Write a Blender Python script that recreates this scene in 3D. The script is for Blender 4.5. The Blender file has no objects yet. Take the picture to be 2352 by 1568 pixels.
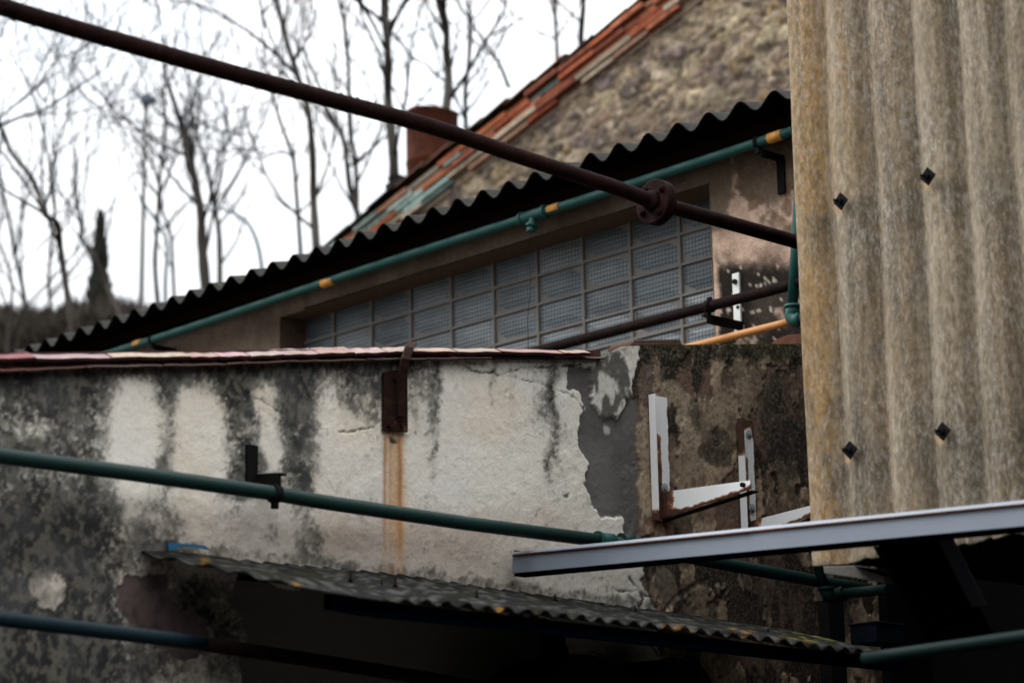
import bpy, math, random
import numpy as np
from mathutils import Vector, Matrix
random.seed(7)
S = bpy.context.scene
COL = S.collection
PI = math.pi
# ------------------------------------------------------------------ camera frame
# Photograph measured on a 2352 x 1568 grid; camera recovered from its vanishing points.
F = 5580.0; CX, CY = 1176.0, 784.0
CAM = Vector((0, 0, 1.65))
up = Vector((-450, -24000, F)).normalized()
fw = Vector((0, 0, 1)); yw = (fw - up * fw.dot(up)).normalized(); xw = yw.cross(up)
RW = Matrix((xw, yw, up))                       # camera axes (right, down, forward) -> world
def ray(px, py): return RW @ Vector(((px - CX) / F, (py - CY) / F, 1.0))
dv = ray(-4100, 2180); D = Vector((dv.x, dv.y, 0)).normalized()   # along the rear wall, away to the left
E = Vector((-D.y, D.x, 0)); E = E if E.x > 0 else -E               # along the plaster wall, away to the right
Z = Vector((0, 0, 1))
def at(px, py, Y): r = ray(px, py); return CAM + r * (Y / r.y)
def onE(px, py, e): r = ray(px, py); return CAM + r * (e / r.dot(E))
def onD(px, py, d): r = ray(px, py); return CAM + r * (d / r.dot(D))
def onZ(px, py, z): r = ray(px, py); return CAM + r * ((z - CAM.z) / r.z)
def edz(e, d, z): return E * e + D * d + Z * z
RN = np.array(RW); En = np.array(E); Dn = np.array(D)
def proj(P):
    c = (P - np.array(CAM)) @ RN
    return CX + F * c[:, 0] / c[:, 2], CY + F * c[:, 1] / c[:, 2]
def pxd(P):
    a, b = proj(np.array([P])); return a[0], b[0]

EB = at(1638, 560, 10.0).dot(E)          # face of the low rear building
DW = at(1500, 1000, 8.4).dot(D)          # face of the stained wall
EP = at(1845, 700, 7.4).dot(E)           # corrugated cladding on the right
EG = 12.2                                # stone gable

# ------------------------------------------------------------------ numpy noise
_r = np.random.RandomState(3); TAB = _r.rand(256, 256)
def vn(x, y, s=0):
    x = x + s * 17.3; y = y + s * 9.1
    xi = np.floor(x).astype(int); yi = np.floor(y).astype(int)
    fx = x - xi; fy = y - yi; fx = fx * fx * (3 - 2 * fx); fy = fy * fy * (3 - 2 * fy)
    a = TAB[xi & 255, yi & 255]; b = TAB[(xi + 1) & 255, yi & 255]
    c = TAB[xi & 255, (yi + 1) & 255]; d = TAB[(xi + 1) & 255, (yi + 1) & 255]
    return (a * (1 - fx) + b * fx) * (1 - fy) + (c * (1 - fx) + d * fx) * fy
def fbm(x, y, o=5, s=0):
    t = 0; A = .5; n = 0
    for k in range(o):
        t = t + A * vn(x, y, s + k * 3); n += A; A *= .55; x = x * 2.03; y = y * 2.03
    return t / n
def ss(a, b, x):
    t = np.clip((x - a) / (b - a), 0, 1); return t * t * (3 - 2 * t)
def sdpoly(x, y, poly):
    d = np.full(x.shape, 1e9); ins = np.zeros(x.shape, bool); n = len(poly)
    for i in range(n):
        x1, y1 = poly[i]; x2, y2 = poly[(i + 1) % n]
        ex, ey = x2 - x1, y2 - y1
        t = np.clip(((x - x1) * ex + (y - y1) * ey) / (ex * ex + ey * ey + 1e-9), 0, 1)
        d = np.minimum(d, np.hypot(x - x1 - t * ex, y - y1 - t * ey))
        if y1 != y2:
            c = (y1 > y) != (y2 > y)
            ins ^= c & (x < (x2 - x1) * (y - y1) / (y2 - y1) + x1)
    return np.where(ins, -d, d)
def sdline(x, y, pts):
    d = np.full(x.shape, 1e9)
    for (x1, y1), (x2, y2) in zip(pts, pts[1:]):
        ex, ey = x2 - x1, y2 - y1
        t = np.clip(((x - x1) * ex + (y - y1) * ey) / (ex * ex + ey * ey + 1e-9), 0, 1)
        d = np.minimum(d, np.hypot(x - x1 - t * ex, y - y1 - t * ey))
    return d
def blob(x, y, cx, cy, rx, ry): return np.exp(-(((x - cx) / rx) ** 2 + ((y - cy) / ry) ** 2) ** 1.5)
def mixc(c, col, m): return c * (1 - m[:, None]) + np.array(col)[None] * m[:, None]

# ------------------------------------------------------------------ materials
class NT:
    def __init__(s, name):
        s.m = bpy.data.materials.new(name); s.m.use_nodes = True
        s.t = s.m.node_tree; s.b = s.t.nodes['Principled BSDF']
        s.tc = s.t.nodes.new('ShaderNodeTexCoord').outputs['Object']
    def n(s, ty, **k):
        o = s.t.nodes.new(ty)
        for a, v in k.items(): setattr(o, a, v)
        return o
    def put(s, sock, v):
        if isinstance(v, bpy.types.NodeSocket): s.t.links.new(v, sock)
        elif v is not None:
            if sock.type == 'RGBA' and isinstance(v, (tuple, list)) and len(v) == 3: v = (*v, 1)
            sock.default_value = v
    def noise(s, scale, detail=5, rough=.6, vec=None, dist=0, col=False):
        o = s.n('ShaderNodeTexNoise'); s.put(o.inputs['Vector'], vec or s.tc)
        s.put(o.inputs['Scale'], scale); s.put(o.inputs['Detail'], detail); s.put(o.inputs['Roughness'], rough); s.put(o.inputs['Distortion'], dist)
        return o.outputs['Color' if col else 'Fac']
    def voro(s, scale, feature='F1', vec=None, out='Distance', rnd=1):
        o = s.n('ShaderNodeTexVoronoi', feature=feature); s.put(o.inputs['Vector'], vec or s.tc); s.put(o.inputs['Scale'], scale)
        s.put(o.inputs['Randomness'], rnd); return o.outputs[out]
    def map(s, scale=(1, 1, 1), rot=(0, 0, 0), vec=None, loc=(0, 0, 0)):
        o = s.n('ShaderNodeMapping'); s.put(o.inputs['Vector'], vec or s.tc); o.inputs['Scale'].default_value = scale
        o.inputs['Rotation'].default_value = rot; o.inputs['Location'].default_value = loc; return o.outputs[0]
    def ramp(s, f, *st, const=False):
        o = s.n('ShaderNodeValToRGB'); s.put(o.inputs[0], f); e = o.color_ramp.elements
        while len(e) < len(st): e.new(.5)
        for i, (p, c) in enumerate(st):
            e[i].position = p; e[i].color = (c, c, c, 1) if not isinstance(c, (tuple, list)) else (*c, 1)
        return o.outputs[0]
    def mix(s, f, a, b, mode='MIX'):
        o = s.n('ShaderNodeMix', data_type='RGBA', blend_type=mode)
        s.put(o.inputs[0], f); s.put(o.inputs[6], a); s.put(o.inputs[7], b); return o.outputs[2]
    def math(s, op, a, b=None):
        o = s.n('ShaderNodeMath', operation=op); s.put(o.inputs[0], a)
        if b is not None: s.put(o.inputs[1], b)
        return o.outputs[0]
    def attr(s, name, out='Color'):
        o = s.n('ShaderNodeAttribute', attribute_name=name); return o.outputs[out]
    def bump(s, h, strength=.5, dist=.01, nrm=None):
        o = s.n('ShaderNodeBump'); s.put(o.inputs['Height'], h); s.put(o.inputs['Strength'], strength); s.put(o.inputs['Distance'], dist)
        if nrm: s.put(o.inputs['Normal'], nrm)
        return o.outputs[0]
    def done(s, col, rough=.9, metal=0, nrm=None, spec=.3):
        s.put(s.b.inputs['Base Color'], col); s.put(s.b.inputs['Roughness'], rough); s.put(s.b.inputs['Metallic'], metal)
        s.put(s.b.inputs['Specular IOR Level'], spec)
        if nrm: s.put(s.b.inputs['Normal'], nrm)
        return s.m
M = {}
def painted(name, c, c2, wear=(.2, .12, .08), amt=.66, rough=.45, sc=14, spec=.45, dust=.05):
    t = NT(name)
    base = t.mix(t.noise(sc, 6, .65), c, c2)
    w = t.ramp(t.noise(sc * 2.2, 8, .7), (amt, 0), (amt + .06, 1))
    col = t.mix(w, base, wear)
    col = t.mix(t.math('MULTIPLY', t.ramp(t.noise(120, 3, .6), (.55, 0), (.75, 1)), .35), col, tuple(x * 1.8 + .02 for x in c))
    ge = t.n('ShaderNodeNewGeometry'); sz = t.n('ShaderNodeSeparateXYZ'); t.put(sz.inputs[0], ge.outputs['Normal'])
    du = t.math('MULTIPLY', t.ramp(sz.outputs[2], (.45, 0), (.95, .75)), t.ramp(t.noise(24, 6, .7), (.35, .15), (.62, 1)))
    col = t.mix(du, col, tuple(x * 1.1 + dust for x in c2))
    col = t.mix(t.ramp(t.noise(55, 6, .75), (.66, 0), (.70, .9)), col, wear)
    h = t.noise(160, 4, .6)
    M[name] = t.done(col, t.math('ADD', t.math('MULTIPLY', w, .35), rough), 0, t.bump(h, .35, .003), spec)
def rusty(name, a, b, c=None, sc=18, rough=.85):
    t = NT(name)
    col = t.mix(t.ramp(t.noise(sc, 8, .7), (.35, 0), (.68, 1)), a, b)
    if c: col = t.mix(t.ramp(t.noise(sc * 1.7, 6, .6, dist=.5), (.6, 0), (.72, 1)), col, c)
    M[name] = t.done(col, rough, 0, t.bump(t.noise(sc * 7, 6, .7), .8, .005), .06)
def plain(name, a, b, sc=20, rough=.85, bs=.4, bd=.004, spec=.25):
    t = NT(name)
    M[name] = t.done(t.mix(t.noise(sc, 7, .68), a, b), rough, 0, t.bump(t.noise(sc * 6, 5, .65), bs, bd), spec)
painted('green_paint', (.005, .045, .039), (.012, .066, .058), (.075, .07, .06), .66, .55, spec=.22)
painted('green_dark', (.003, .019, .016), (.006, .029, .025), (.03, .032, .028), .70, .55, sc=9, spec=.22, dust=.03)
painted('blue_pipe', (.004, .013, .018), (.007, .019, .025), (.02, .02, .02), .68, .6, spec=.12, dust=.012)
painted('orange_paint', (.48, .20, .045), (.38, .155, .04), (.20, .09, .04), .68, .55)
painted('yellow_tape', (.50, .22, .025), (.42, .18, .025), (.3, .16, .05), .72, .5, 40)
rusty('rust_dark', (.007, .003, .003), (.021, .0075, .006), (.034, .014, .010))
rusty('rust_pipe', (.005, .003, .003), (.014, .007, .006), (.034, .014, .009), 22)
rusty('rust_drum', (.022, .007, .005), (.085, .025, .011), (.018, .008, .007), 5)
rusty('rust_plate', (.012, .007, .006), (.035, .015, .01), (.15, .06, .02), 24)
rusty('rust_sheet', (.05, .02, .015), (.12, .05, .03), (.17, .08, .045), 10)
plain('black_iron', (.004, .004, .004), (.010, .010, .010), 30, .8, spec=.05)
plain('wood_dark', (.0035, .0022, .0016), (.007, .004, .003), 9, .95, spec=0)
plain('sheet_black', (.002, .002, .0018), (.006, .0055, .005), 16, spec=.0)  # near-black for the underside and rim of the roof sheets
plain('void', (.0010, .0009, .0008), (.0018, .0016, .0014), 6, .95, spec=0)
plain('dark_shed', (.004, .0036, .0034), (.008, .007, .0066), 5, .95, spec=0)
plain('grey_metal', (.15, .175, .215), (.21, .235, .28), 7, .5, .1, .002, .4)
plain('grey_metal_dark', (.016, .017, .021), (.03, .031, .037), 5, .8, .1, spec=.05)
plain('concrete', (.09, .085, .08), (.17, .16, .15), 12, .95, .6)
plain('box_slate', (.006, .009, .014), (.008, .011, .016), 9, .95, spec=.02)
painted('green_black', (.001, .008, .007), (.0015, .012, .011), (.006, .007, .006), .74, .6, spec=.10, dust=.004)
plain('blue_plastic', (.012, .10, .21), (.018, .13, .26), 14, .6)
plain('blue_dark', (.002, .004, .010), (.003, .006, .014), 10, .9, spec=0)
plain('lamp_grey', (.10, .12, .16), (.14, .16, .2), 10, .6)
plain('teal_far', (.03, .07, .085), (.05, .10, .115), 6, .7)
plain('bark', (.022, .018, .015), (.055, .046, .04), 6, 1)
plain('bark_pale', (.03, .026, .021), (.065, .057, .048), 6, 1)
plain('twig', (.007, .005, .005), (.018, .014, .013), 5, 1)
plain('wire_black', (.01, .01, .01), (.015, .015, .015), 30, .5)
plain('white_strip', (.55, .55, .52), (.66, .66, .62), 30, .5, .2, .001)
plain('steel', (.25, .26, .27), (.36, .37, .38), 60, .4, .3, .001, .5)
def m_white_rust():
    t = NT('white_rust')
    r = t.attr('rust', 'Fac')
    n = t.noise(26, 8, .7)
    f = t.ramp(t.math('ADD', r, t.math('MULTIPLY', t.math('SUBTRACT', n, .5), 1.3)), (.42, 0), (.52, 1))
    f2 = t.ramp(t.math('ADD', r, t.math('MULTIPLY', t.math('SUBTRACT', n, .5), 1.3)), (.52, 0), (.72, 1))
    rc = t.mix(f2, (.30, .115, .04), t.mix(t.noise(60, 5, .6), (.03, .012, .009), (.09, .035, .02)))
    col = t.mix(f, t.mix(t.noise(9, 5, .6), (.80, .80, .78), (.88, .88, .87)), rc)
    M['white_rust'] = t.done(col, t.math('ADD', t.math('MULTIPLY', f, .4), .42), 0, t.bump(t.noise(150, 5, .7), t.math('MULTIPLY', f, .6), .003), .4)
m_white_rust()
def m_attr(name, fine=.25, sc=140, rough=.95, bs=.5, bd=.006):
    t = NT(name)
    g = t.noise(sc, 6, .7); g2 = t.noise(sc * .25, 5, .65)
    k = t.ramp(t.math('ADD', t.math('MULTIPLY', g, .6), t.math('MULTIPLY', g2, .4)), (.3, 1 - fine), (.7, 1 + fine))
    col = t.mix(1.0, t.attr('albedo'), k, 'MULTIPLY')
    M[name] = t.done(col, rough, 0, t.bump(t.math('ADD', g, t.math('MULTIPLY', g2, 1.5)), bs, bd), .03)
m_attr('wall_plaster', .13, 130, .95, .38, .005)
m_attr('tile_clay', .28, 40, .8, .35, .003)
m_attr('brick', .5, 22, .95, .5, .01)
m_attr('rear_plaster', .32, 90, .95, .6, .006)
def m_panel():
    t = NT('fibre_cement'); v = t.attr('edz', 'Vector')
    w = t.noise(9, 3, .5, v, col=True)
    vv = t.n('ShaderNodeVectorMath', operation='MULTIPLY_ADD')
    t.put(vv.inputs[0], w); vv.inputs[1].default_value = (0, .035, .015); t.put(vv.inputs[2], v)
    f1 = t.noise(1, 6, .62, t.map((1, 125, 34), vec=vv.outputs[0]))
    f2 = t.noise(1, 6, .62, t.map((1, 115, 42), (.45, 0, 0), vec=vv.outputs[0], loc=(3, 5, 1)))
    f3 = t.noise(1, 6, .62, t.map((1, 115, 42), (-.5, 0, 0), vec=vv.outputs[0], loc=(7, 2, 9)))
    fib = t.math('MAXIMUM', f1, t.math('MAXIMUM', f2, f3))
    fm = t.ramp(fib, (.52, 0), (.70, 1))
    patch = t.ramp(t.noise(1, 4, .6, t.map((1, 6, 3.2), vec=v)), (.3, .25), (.7, 1))
    fm2 = t.math('MULTIPLY', fm, patch)
    col = t.mix(t.math('MULTIPLY', fm2, .72), t.attr('albedo'), (.42, .395, .36))
    dark = t.ramp(t.noise(1, 7, .7, t.map((1, 60, 30), vec=v, loc=(2, 8, 4))), (.34, .55), (.58, 1.05))
    col = t.mix(1, col, dark, 'MULTIPLY')
    M['fibre_cement'] = t.done(col, .92, 0, t.bump(t.math('ADD', fib, t.noise(90, 4, .6, v)), .35, .004), .2)
m_panel()
def m_roofsheet(name, a, b, lichen):
    t = NT(name)
    col = t.mix(t.noise(30, 8, .72), a, b)
    col = t.mix(t.ramp(t.noise(9, 6, .65), (.62, 0), (.70, 1)), col, lichen)
    M[name] = t.done(col, .95, 0, t.bump(t.noise(120, 6, .7), .6, .006), .2)
m_roofsheet('asbestos', (.006, .006, .0055), (.05, .048, .043), (.13, .115, .055))
m_roofsheet('asbestos_awning', (.055, .053, .058), (.17, .165, .18), (.10, .092, .085))
def m_glass():
    t = NT('glass_block'); v = t.attr('edz', 'Vector')
    sx = t.n('ShaderNodeSeparateXYZ'); t.put(sx.inputs[0], v)
    wob = t.math('MULTIPLY', t.noise(30, 3, .6, v), .006)
    a = t.math('SINE', t.math('MULTIPLY', t.math('ADD', sx.outputs[1], wob), 2 * PI / .0205))
    b = t.math('SINE', t.math('MULTIPLY', t.math('ADD', sx.outputs[2], wob), 2 * PI / .0195))
    ab = t.math('ADD', t.math('MULTIPLY', a, .6), t.math('MULTIPLY', b, .6))
    g = t.ramp(t.math('MULTIPLY', t.math('ADD', ab, 1.2), .417), (.25, 0), (.8, 1))
    base = t.mix(g, (.036, .045, .051), (.135, .152, .165))
    big = t.ramp(t.noise(3.2, 4, .6, v), (.3, .6), (.7, 1.25))
    col = t.mix(1, base, big, 'MULTIPLY')
    oi = t.n('ShaderNodeObjectInfo'); col = t.mix(1, col, t.ramp(oi.outputs['Random'], (0, (.62, .66, .70)), (.5, (1.08, 1.1, 1.12)), (1, (1.6, 1.54, 1.45))), 'MULTIPLY')
    col = t.mix(t.math('MULTIPLY', t.ramp(t.noise(60, 6, .7, v), (.5, 0), (.8, 1)), .4), col, (.16, .15, .135))
    M['glass_block'] = t.done(col, .42, 0, t.bump(ab, .3, .002), .35)
m_glass()
plain('mortar', (.13, .12, .11), (.205, .19, .175), 25, .95, .6, .004)
def m_cypress():
    t = NT('cypress_green'); M['cypress_green'] = t.done(t.mix(t.noise(3, 4), (.018, .022, .016), (.05, .05, .036)), 1)
    t = NT('brush'); M['brush'] = t.done(t.mix(t.noise(2.5, 5), (.02, .016, .012), (.055, .044, .033)), 1)
    t = NT('earth'); M['earth'] = t.done(t.mix(t.noise(.8, 8, .7), (.05, .043, .033), (.10, .085, .06)), 1, 0, t.bump(t.noise(4, 6), .6, .1))
    t = NT('yard'); M['yard'] = t.done(t.mix(t.noise(2, 8, .7), (.045, .042, .038), (.08, .075, .068)), .95, 0, t.bump(t.noise(14, 6), .5, .03))
m_cypress()

# ------------------------------------------------------------------ scene helpers
def thing(name, label, cat, loc=(0, 0, 0), group=None, kind=None):
    o = bpy.data.objects.new(name, None); COL.objects.link(o); o.location = loc; o.empty_display_size = .1
    tag(o, label, cat, group, kind); return o
def tag(o, label=None, cat=None, group=None, kind=None):
    for k, v in (('label', label), ('category', cat), ('group', group), ('kind', kind)):
        if v: o[k] = v
    return o
def root_loc(p):
    v = Vector((0, 0, 0))
    while p: v += p.location; p = p.parent
    return v
def link_mesh(name, me, mat, parent=None):
    o = bpy.data.objects.new(name, me); COL.objects.link(o)
    if mat: me.materials.append(M[mat])
    if parent: o.parent = parent
    return o
class MB:
    def __init__(s): s.v = []; s.f = []; s.sm = []; s.col = []
    def add(s, vs, fs, smooth=False, col=None):
        b = len(s.v); s.v += [tuple(v) for v in vs]
        for f in fs: s.f.append(tuple(b + i for i in f)); s.sm.append(smooth)
        s.col += [col or (1, 1, 1)] * len(vs); return s
    def box(s, o, a, b, c, col=None):
        "box from corner o with edge vectors a, b, c"
        o = Vector(o); vs = [o, o + a, o + a + b, o + b, o + c, o + a + c, o + a + b + c, o + b + c]
        fl = a.cross(b).dot(c) < 0
        fs = [(0, 3, 2, 1), (4, 5, 6, 7), (0, 1, 5, 4), (1, 2, 6, 5), (2, 3, 7, 6), (3, 0, 4, 7)]
        if fl: fs = [f[::-1] for f in fs]
        return s.add(vs, fs, False, col)
    def prism(s, pts, ext, col=None):
        n = len(pts); pts = [Vector(p) for p in pts]
        vs = pts + [p + ext for p in pts]
        fs = [tuple(range(n))[::-1], tuple(range(n, 2 * n))] + [(i, (i + 1) % n, n + (i + 1) % n, n + i) for i in range(n)]
        return s.add(vs, fs, False, col)
    def tube(s, pts, rad, n=14, caps=True, col=None):
        pts = [Vector(p) for p in pts]; N = len(pts)
        if not isinstance(rad, (list, tuple)): rad = [rad] * N
        vs = []; pu = None
        for i, p in enumerate(pts):
            t = (pts[min(i + 1, N - 1)] - pts[max(i - 1, 0)]).normalized()
            if pu is None:
                pu = t.orthogonal().normalized()
            else:
                pu = (pu - t * pu.dot(t)); pu = pu.normalized() if pu.length > 1e-6 else t.orthogonal().normalized()
            w = t.cross(pu)
            for k in range(n):
                a = 2 * PI * k / n; vs.append(p + (pu * math.cos(a) + w * math.sin(a)) * rad[i])
        fs = [(i * n + k, i * n + (k + 1) % n, (i + 1) * n + (k + 1) % n, (i + 1) * n + k) for i in range(N - 1) for k in range(n)]
        s.add(vs, fs, True, col)
        if caps:
            b = len(s.v) - len(vs)
            s.f.append(tuple(b + k for k in range(n))[::-1]); s.sm.append(False)
            s.f.append(tuple(b + (N - 1) * n + k for k in range(n))); s.sm.append(False)
        return s
    def build(s, name, mat, parent=None, bevel=0, colattr=False, edzattr=False, seg=2):
        L = root_loc(parent) if parent else Vector((0, 0, 0))
        me = bpy.data.meshes.new(name)
        me.from_pydata([(v[0] - L.x, v[1] - L.y, v[2] - L.z) for v in s.v], [], s.f)
        me.polygons.foreach_set('use_smooth', s.sm)
        if colattr:
            a = me.color_attributes.new('albedo', 'FLOAT_COLOR', 'POINT')
            a.data.foreach_set('color', np.array([(*c, 1) for c in s.col], 'f').ravel())
        if edzattr:
            V = np.array(s.v); a = me.attributes.new('edz', 'FLOAT_VECTOR', 'POINT')
            a.data.foreach_set('vector', np.stack([V @ En, V @ Dn, V[:, 2]], 1).astype('f').ravel())
        me.update()
        o = link_mesh(name, me, mat, parent)
        if bevel:
            m = o.modifiers.new('Bevel', 'BEVEL'); m.width = bevel; m.segments = seg; m.limit_method = 'ANGLE'
        return o
def gridmesh(name, P, nu, nv, mat, parent=None, albedo=None, keep=None, edzp=None, extra=None, smooth=True, flip=False, rust=None):
    "P: (nu*nv,3) world points, index u*nv+v"
    L = np.array(root_loc(parent)) if parent else np.zeros(3)
    iu, iv = np.meshgrid(np.arange(nu - 1), np.arange(nv - 1), indexing='ij'); a = (iu * nv + iv).ravel()
    q = np.stack([a, a + nv, a + nv + 1, a + 1], 1)
    if flip: q = q[:, ::-1]
    if keep is not None: q = q[keep.ravel()]
    me = bpy.data.meshes.new(name); n = len(P)
    me.vertices.add(n); me.vertices.foreach_set('co', (P - L).astype('f').ravel())
    me.loops.add(q.size); me.loops.foreach_set('vertex_index', q.astype('i').ravel())
    me.polygons.add(len(q)); me.polygons.foreach_set('loop_start', np.arange(0, q.size, 4, dtype='i')); me.polygons.foreach_set('loop_total', np.full(len(q), 4, 'i'))
    me.polygons.foreach_set('use_smooth', np.full(len(q), smooth))
    me.update(calc_edges=True)
    if albedo is not None:
        c = me.color_attributes.new('albedo', 'FLOAT_COLOR', 'POINT'); c.data.foreach_set('color', np.concatenate([albedo, np.ones((n, 1))], 1).astype('f').ravel())
    if edzp is not None:
        c = me.attributes.new('edz', 'FLOAT_VECTOR', 'POINT'); c.data.foreach_set('vector', edzp.astype('f').ravel())
    me.validate()
    return link_mesh(name, me, mat, parent)
def lerp(a, b, t): return a + (b - a) * t
def interp(tab, x):
    xs = [p[0] for p in tab]; ys = [p[1] for p in tab]; return np.interp(x, xs, ys)

# ================================================================== SETTING
def ground():
    mb = MB(); n = 40; R = 160
    mb.add([(-R, -60, 0), (R, -60, 0), (R, 300, 0), (-R, 300, 0)], [(0, 1, 2, 3)])
    tag(mb.build('ground', 'yard'), 'bare grey yard ground below the buildings', kind='structure')
    # wooded hillside behind
    us = np.linspace(-70, 70, 90); vs = np.linspace(20.5, 120, 60)
    U, V = np.meshgrid(us, vs, indexing='ij')
    h = ss(20.5, 31, V) * 7.6 + ss(31, 120, V) * 3.5 + (fbm(U * .25, V * .25, 4) - .5) * 1.1 * ss(21, 26, V) - .15
    P = np.stack([U, V, h], 2).reshape(-1, 3)
    o = gridmesh('hillside', P, 90, 60, 'earth'); tag(o, 'brown wooded hillside rising behind the buildings', kind='structure')
ground()
def hill_z(x, y):
    a = np.array([x]); b = np.array([y])
    return float((ss(20.5, 31, b) * 7.6 + ss(31, 120, b) * 3.5 + (fbm(a * .25, b * .25, 4) - .5) * 1.1 * ss(21, 26, b) - .15)[0])

# ================================================================== STAINED WALL (front)
TOP = [(-430, 846), (-120, 842), (0, 838), (200, 836), (376, 832), (574, 830), (746, 824), (947, 820), (1133, 822), (1300, 826), (1385, 828), (1392, 812), (1420, 797), (1500, 793), (1640, 791), (1850, 790), (2100, 792)]
def z6(x, y): return (746.5 + .524 * x, 746.5 + .524 * y)
GRAY = [z6(*p) for p in [(1060, 180), (1050, 230), (1075, 290), (1120, 300), (1140, 360), (1120, 400), (1105, 470), (1115, 560), (1140, 600), (1145, 690), (1130, 700), (1165, 760), (1190, 830), (1220, 850), (1280, 835), (1300, 900), (1305, 945), (1395, 945), (1375, 860), (1375, 650), (1365, 600), (1370, 500), (1390, 420), (1375, 330), (1320, 310), (1290, 330), (1285, 410), (1250, 400), (1215, 400), (1185, 360), (1180, 300), (1185, 200), (1170, 180)]]
FRAG = [z6(*p) for p in [(1175, 170), (1200, 110), (1240, 105), (1300, 160), (1335, 300), (1320, 350), (1300, 320), (1285, 410), (1270, 405), (1250, 395), (1215, 400), (1185, 360), (1178, 250)]]
DARK = [(1470, 775), (1462, 830), (1450, 870), (1440, 930), (1435, 1010), (1435, 1090), (1440, 1180), (1446, 1236), (1476, 1262), (1468, 1330), (1490, 1385), (1500, 1440), (1512, 1540), (1520, 1700), (2200, 1700), (2200, 700), (1480, 700)]
BROWN = [(268, 1345), (290, 1318), (330, 1330), (372, 1312), (400, 1400), (470, 1420), (480, 1500), (420, 1520), (330, 1480), (290, 1430), (272, 1390)]
OPEN = [(545, 1320), (800, 1352), (1280, 1425), (1310, 1800), (520, 1800)]  # opening cut for the added black room
def stained_wall():
    w = thing('plaster_wall', 'long stained and peeling white plaster wall topped with pink tiles', 'wall', edz(EB - 1, DW + .1, 0))
    e0 = onD(-420, 1000, DW).dot(E); e1 = EB - .01; st = .0052
    nu = int((e1 - e0) / st); nv = 330
    es = np.linspace(e0, e1, nu)
    # height of the wall top along e
    xs = np.linspace(-420, 2100, 330); zt = []; ee = []
    for x in xs:
        p = onD(x, interp(TOP, x), DW); zt.append(p.z); ee.append(p.dot(E))
    ztop = np.interp(es, ee, zt)
    zlow = 1.95
    tv = np.linspace(0, 1, nv)
    EE = np.repeat(es, nv); ZZ = (zlow + (ztop[:, None] - zlow) * tv[None]).ravel(); ZT = np.repeat(ztop, nv)
    P = EE[:, None] * En[None] + DW * Dn[None]; P[:, 2] = ZZ
    px, py = proj(P)
    fl = fbm(EE * 6, ZZ * 6, 5, 1); fm = fbm(EE * 22, ZZ * 22, 5, 2); fh = fbm(EE * 75, ZZ * 75, 4, 3); fv = fbm(EE * 16, ZZ * 2.5, 5, 4)
    wx = px + (fbm(EE * 14, ZZ * 14, 5, 11) - .5) * 36 + (fh - .5) * 10; wy = py + (fbm(EE * 14, ZZ * 14, 5, 12) - .5) * 36 + (fh - .5) * 10
    sx = px + (fl - .5) * 60; sy = py + (fm - .5) * 50
    top = interp(TOP, px)
    # ---- white coat
    c = np.tile(np.array([[.80, .745, .65]]), (len(EE), 1))
    c = mixc(c, (.70, .575, .43), .5 * ss(.45, .75, fbm(EE * 3, ZZ * 3, 4, 21)))
    c = mixc(c, (.70, .69, .665), .4 * ss(.4, .7, fbm(EE * 4, ZZ * 4, 4, 22)))
    tan = ss(1105, 1240, sy + (fl - .5) * 40) * ss(1520, 1100, px) * .62
    c = mixc(c, (.47, .385, .315), tan)
    c = mixc(c, (.36, .26, .20), .5 * blob(sx, sy, 790, 1235, 90, 40) + .4 * blob(sx, sy, 1020, 1230, 130, 40))
    # ---- grime, and shade painted in under the awning
    G = .20 + .07 * ss(960, 700, px) - .30 * ss(1125, 1165, sy) * ss(400, 450, sx) * ss(740, 700, sx)
    G += .70 * ss(300, 185, sx)
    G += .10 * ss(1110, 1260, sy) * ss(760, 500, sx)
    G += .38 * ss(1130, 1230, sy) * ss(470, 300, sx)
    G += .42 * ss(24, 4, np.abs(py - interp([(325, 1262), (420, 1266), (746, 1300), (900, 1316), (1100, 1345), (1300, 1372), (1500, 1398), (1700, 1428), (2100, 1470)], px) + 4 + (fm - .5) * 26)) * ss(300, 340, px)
    G += .62 * ss(62, 4, (py - top) + (fm - .5) * 50) * ss(1600, 300, px * .5 + 300)
    G += .42 * ss(150, 20, (py - top) + (fv - .5) * 160) * ss(1010, 900, px)
    for (x, y0, y1, wd, am) in [(378, 830, 1120, 26, .60), (545, 840, 1165, 40, .55), (690, 835, 1300, 34, .66), (640, 900, 1010, 26, .35), (600, 850, 1160, 62, .34), (660, 850, 1120, 30, .25), (530, 850, 1180, 24, .2), (480, 840, 900, 60, .25), (840, 850, 1000, 36, .42), (805, 860, 960, 20, .25), (990, 850, 1110, 12, .62), (958, 850, 1010, 22, .42), (1130, 845, 960, 9, .42), (1265, 850, 1090, 14, .62), (1235, 890, 1000, 24, .46), (1062, 860, 1000, 10, .2), (1175, 870, 1010, 14, .25), (1330, 860, 930, 14, .35), (1290, 980, 1040, 14, .34), (1140, 1085, 1120, 20, .24), (1260, 1060, 1190, 18, .18), (500, 1120, 1270, 26, .3), (620, 1160, 1290, 30, .3), (1000, 1110, 1260, 10, .14), (250, 1080, 1190, 30, .3), (350, 1120, 1200, 26, .25), (900, 1000, 1020, 18, .5)]:
        yy = ss(y0 - 40, y0 + 25, py) * ss(y1 + 30, y1 - 50, py + (fv - .5) * 60)
        G += am * yy * np.exp(-((px + (fbm(EE * 9, ZZ * 9, 4, 31) - .5) * 34 - x) / wd) ** 2)
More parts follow.
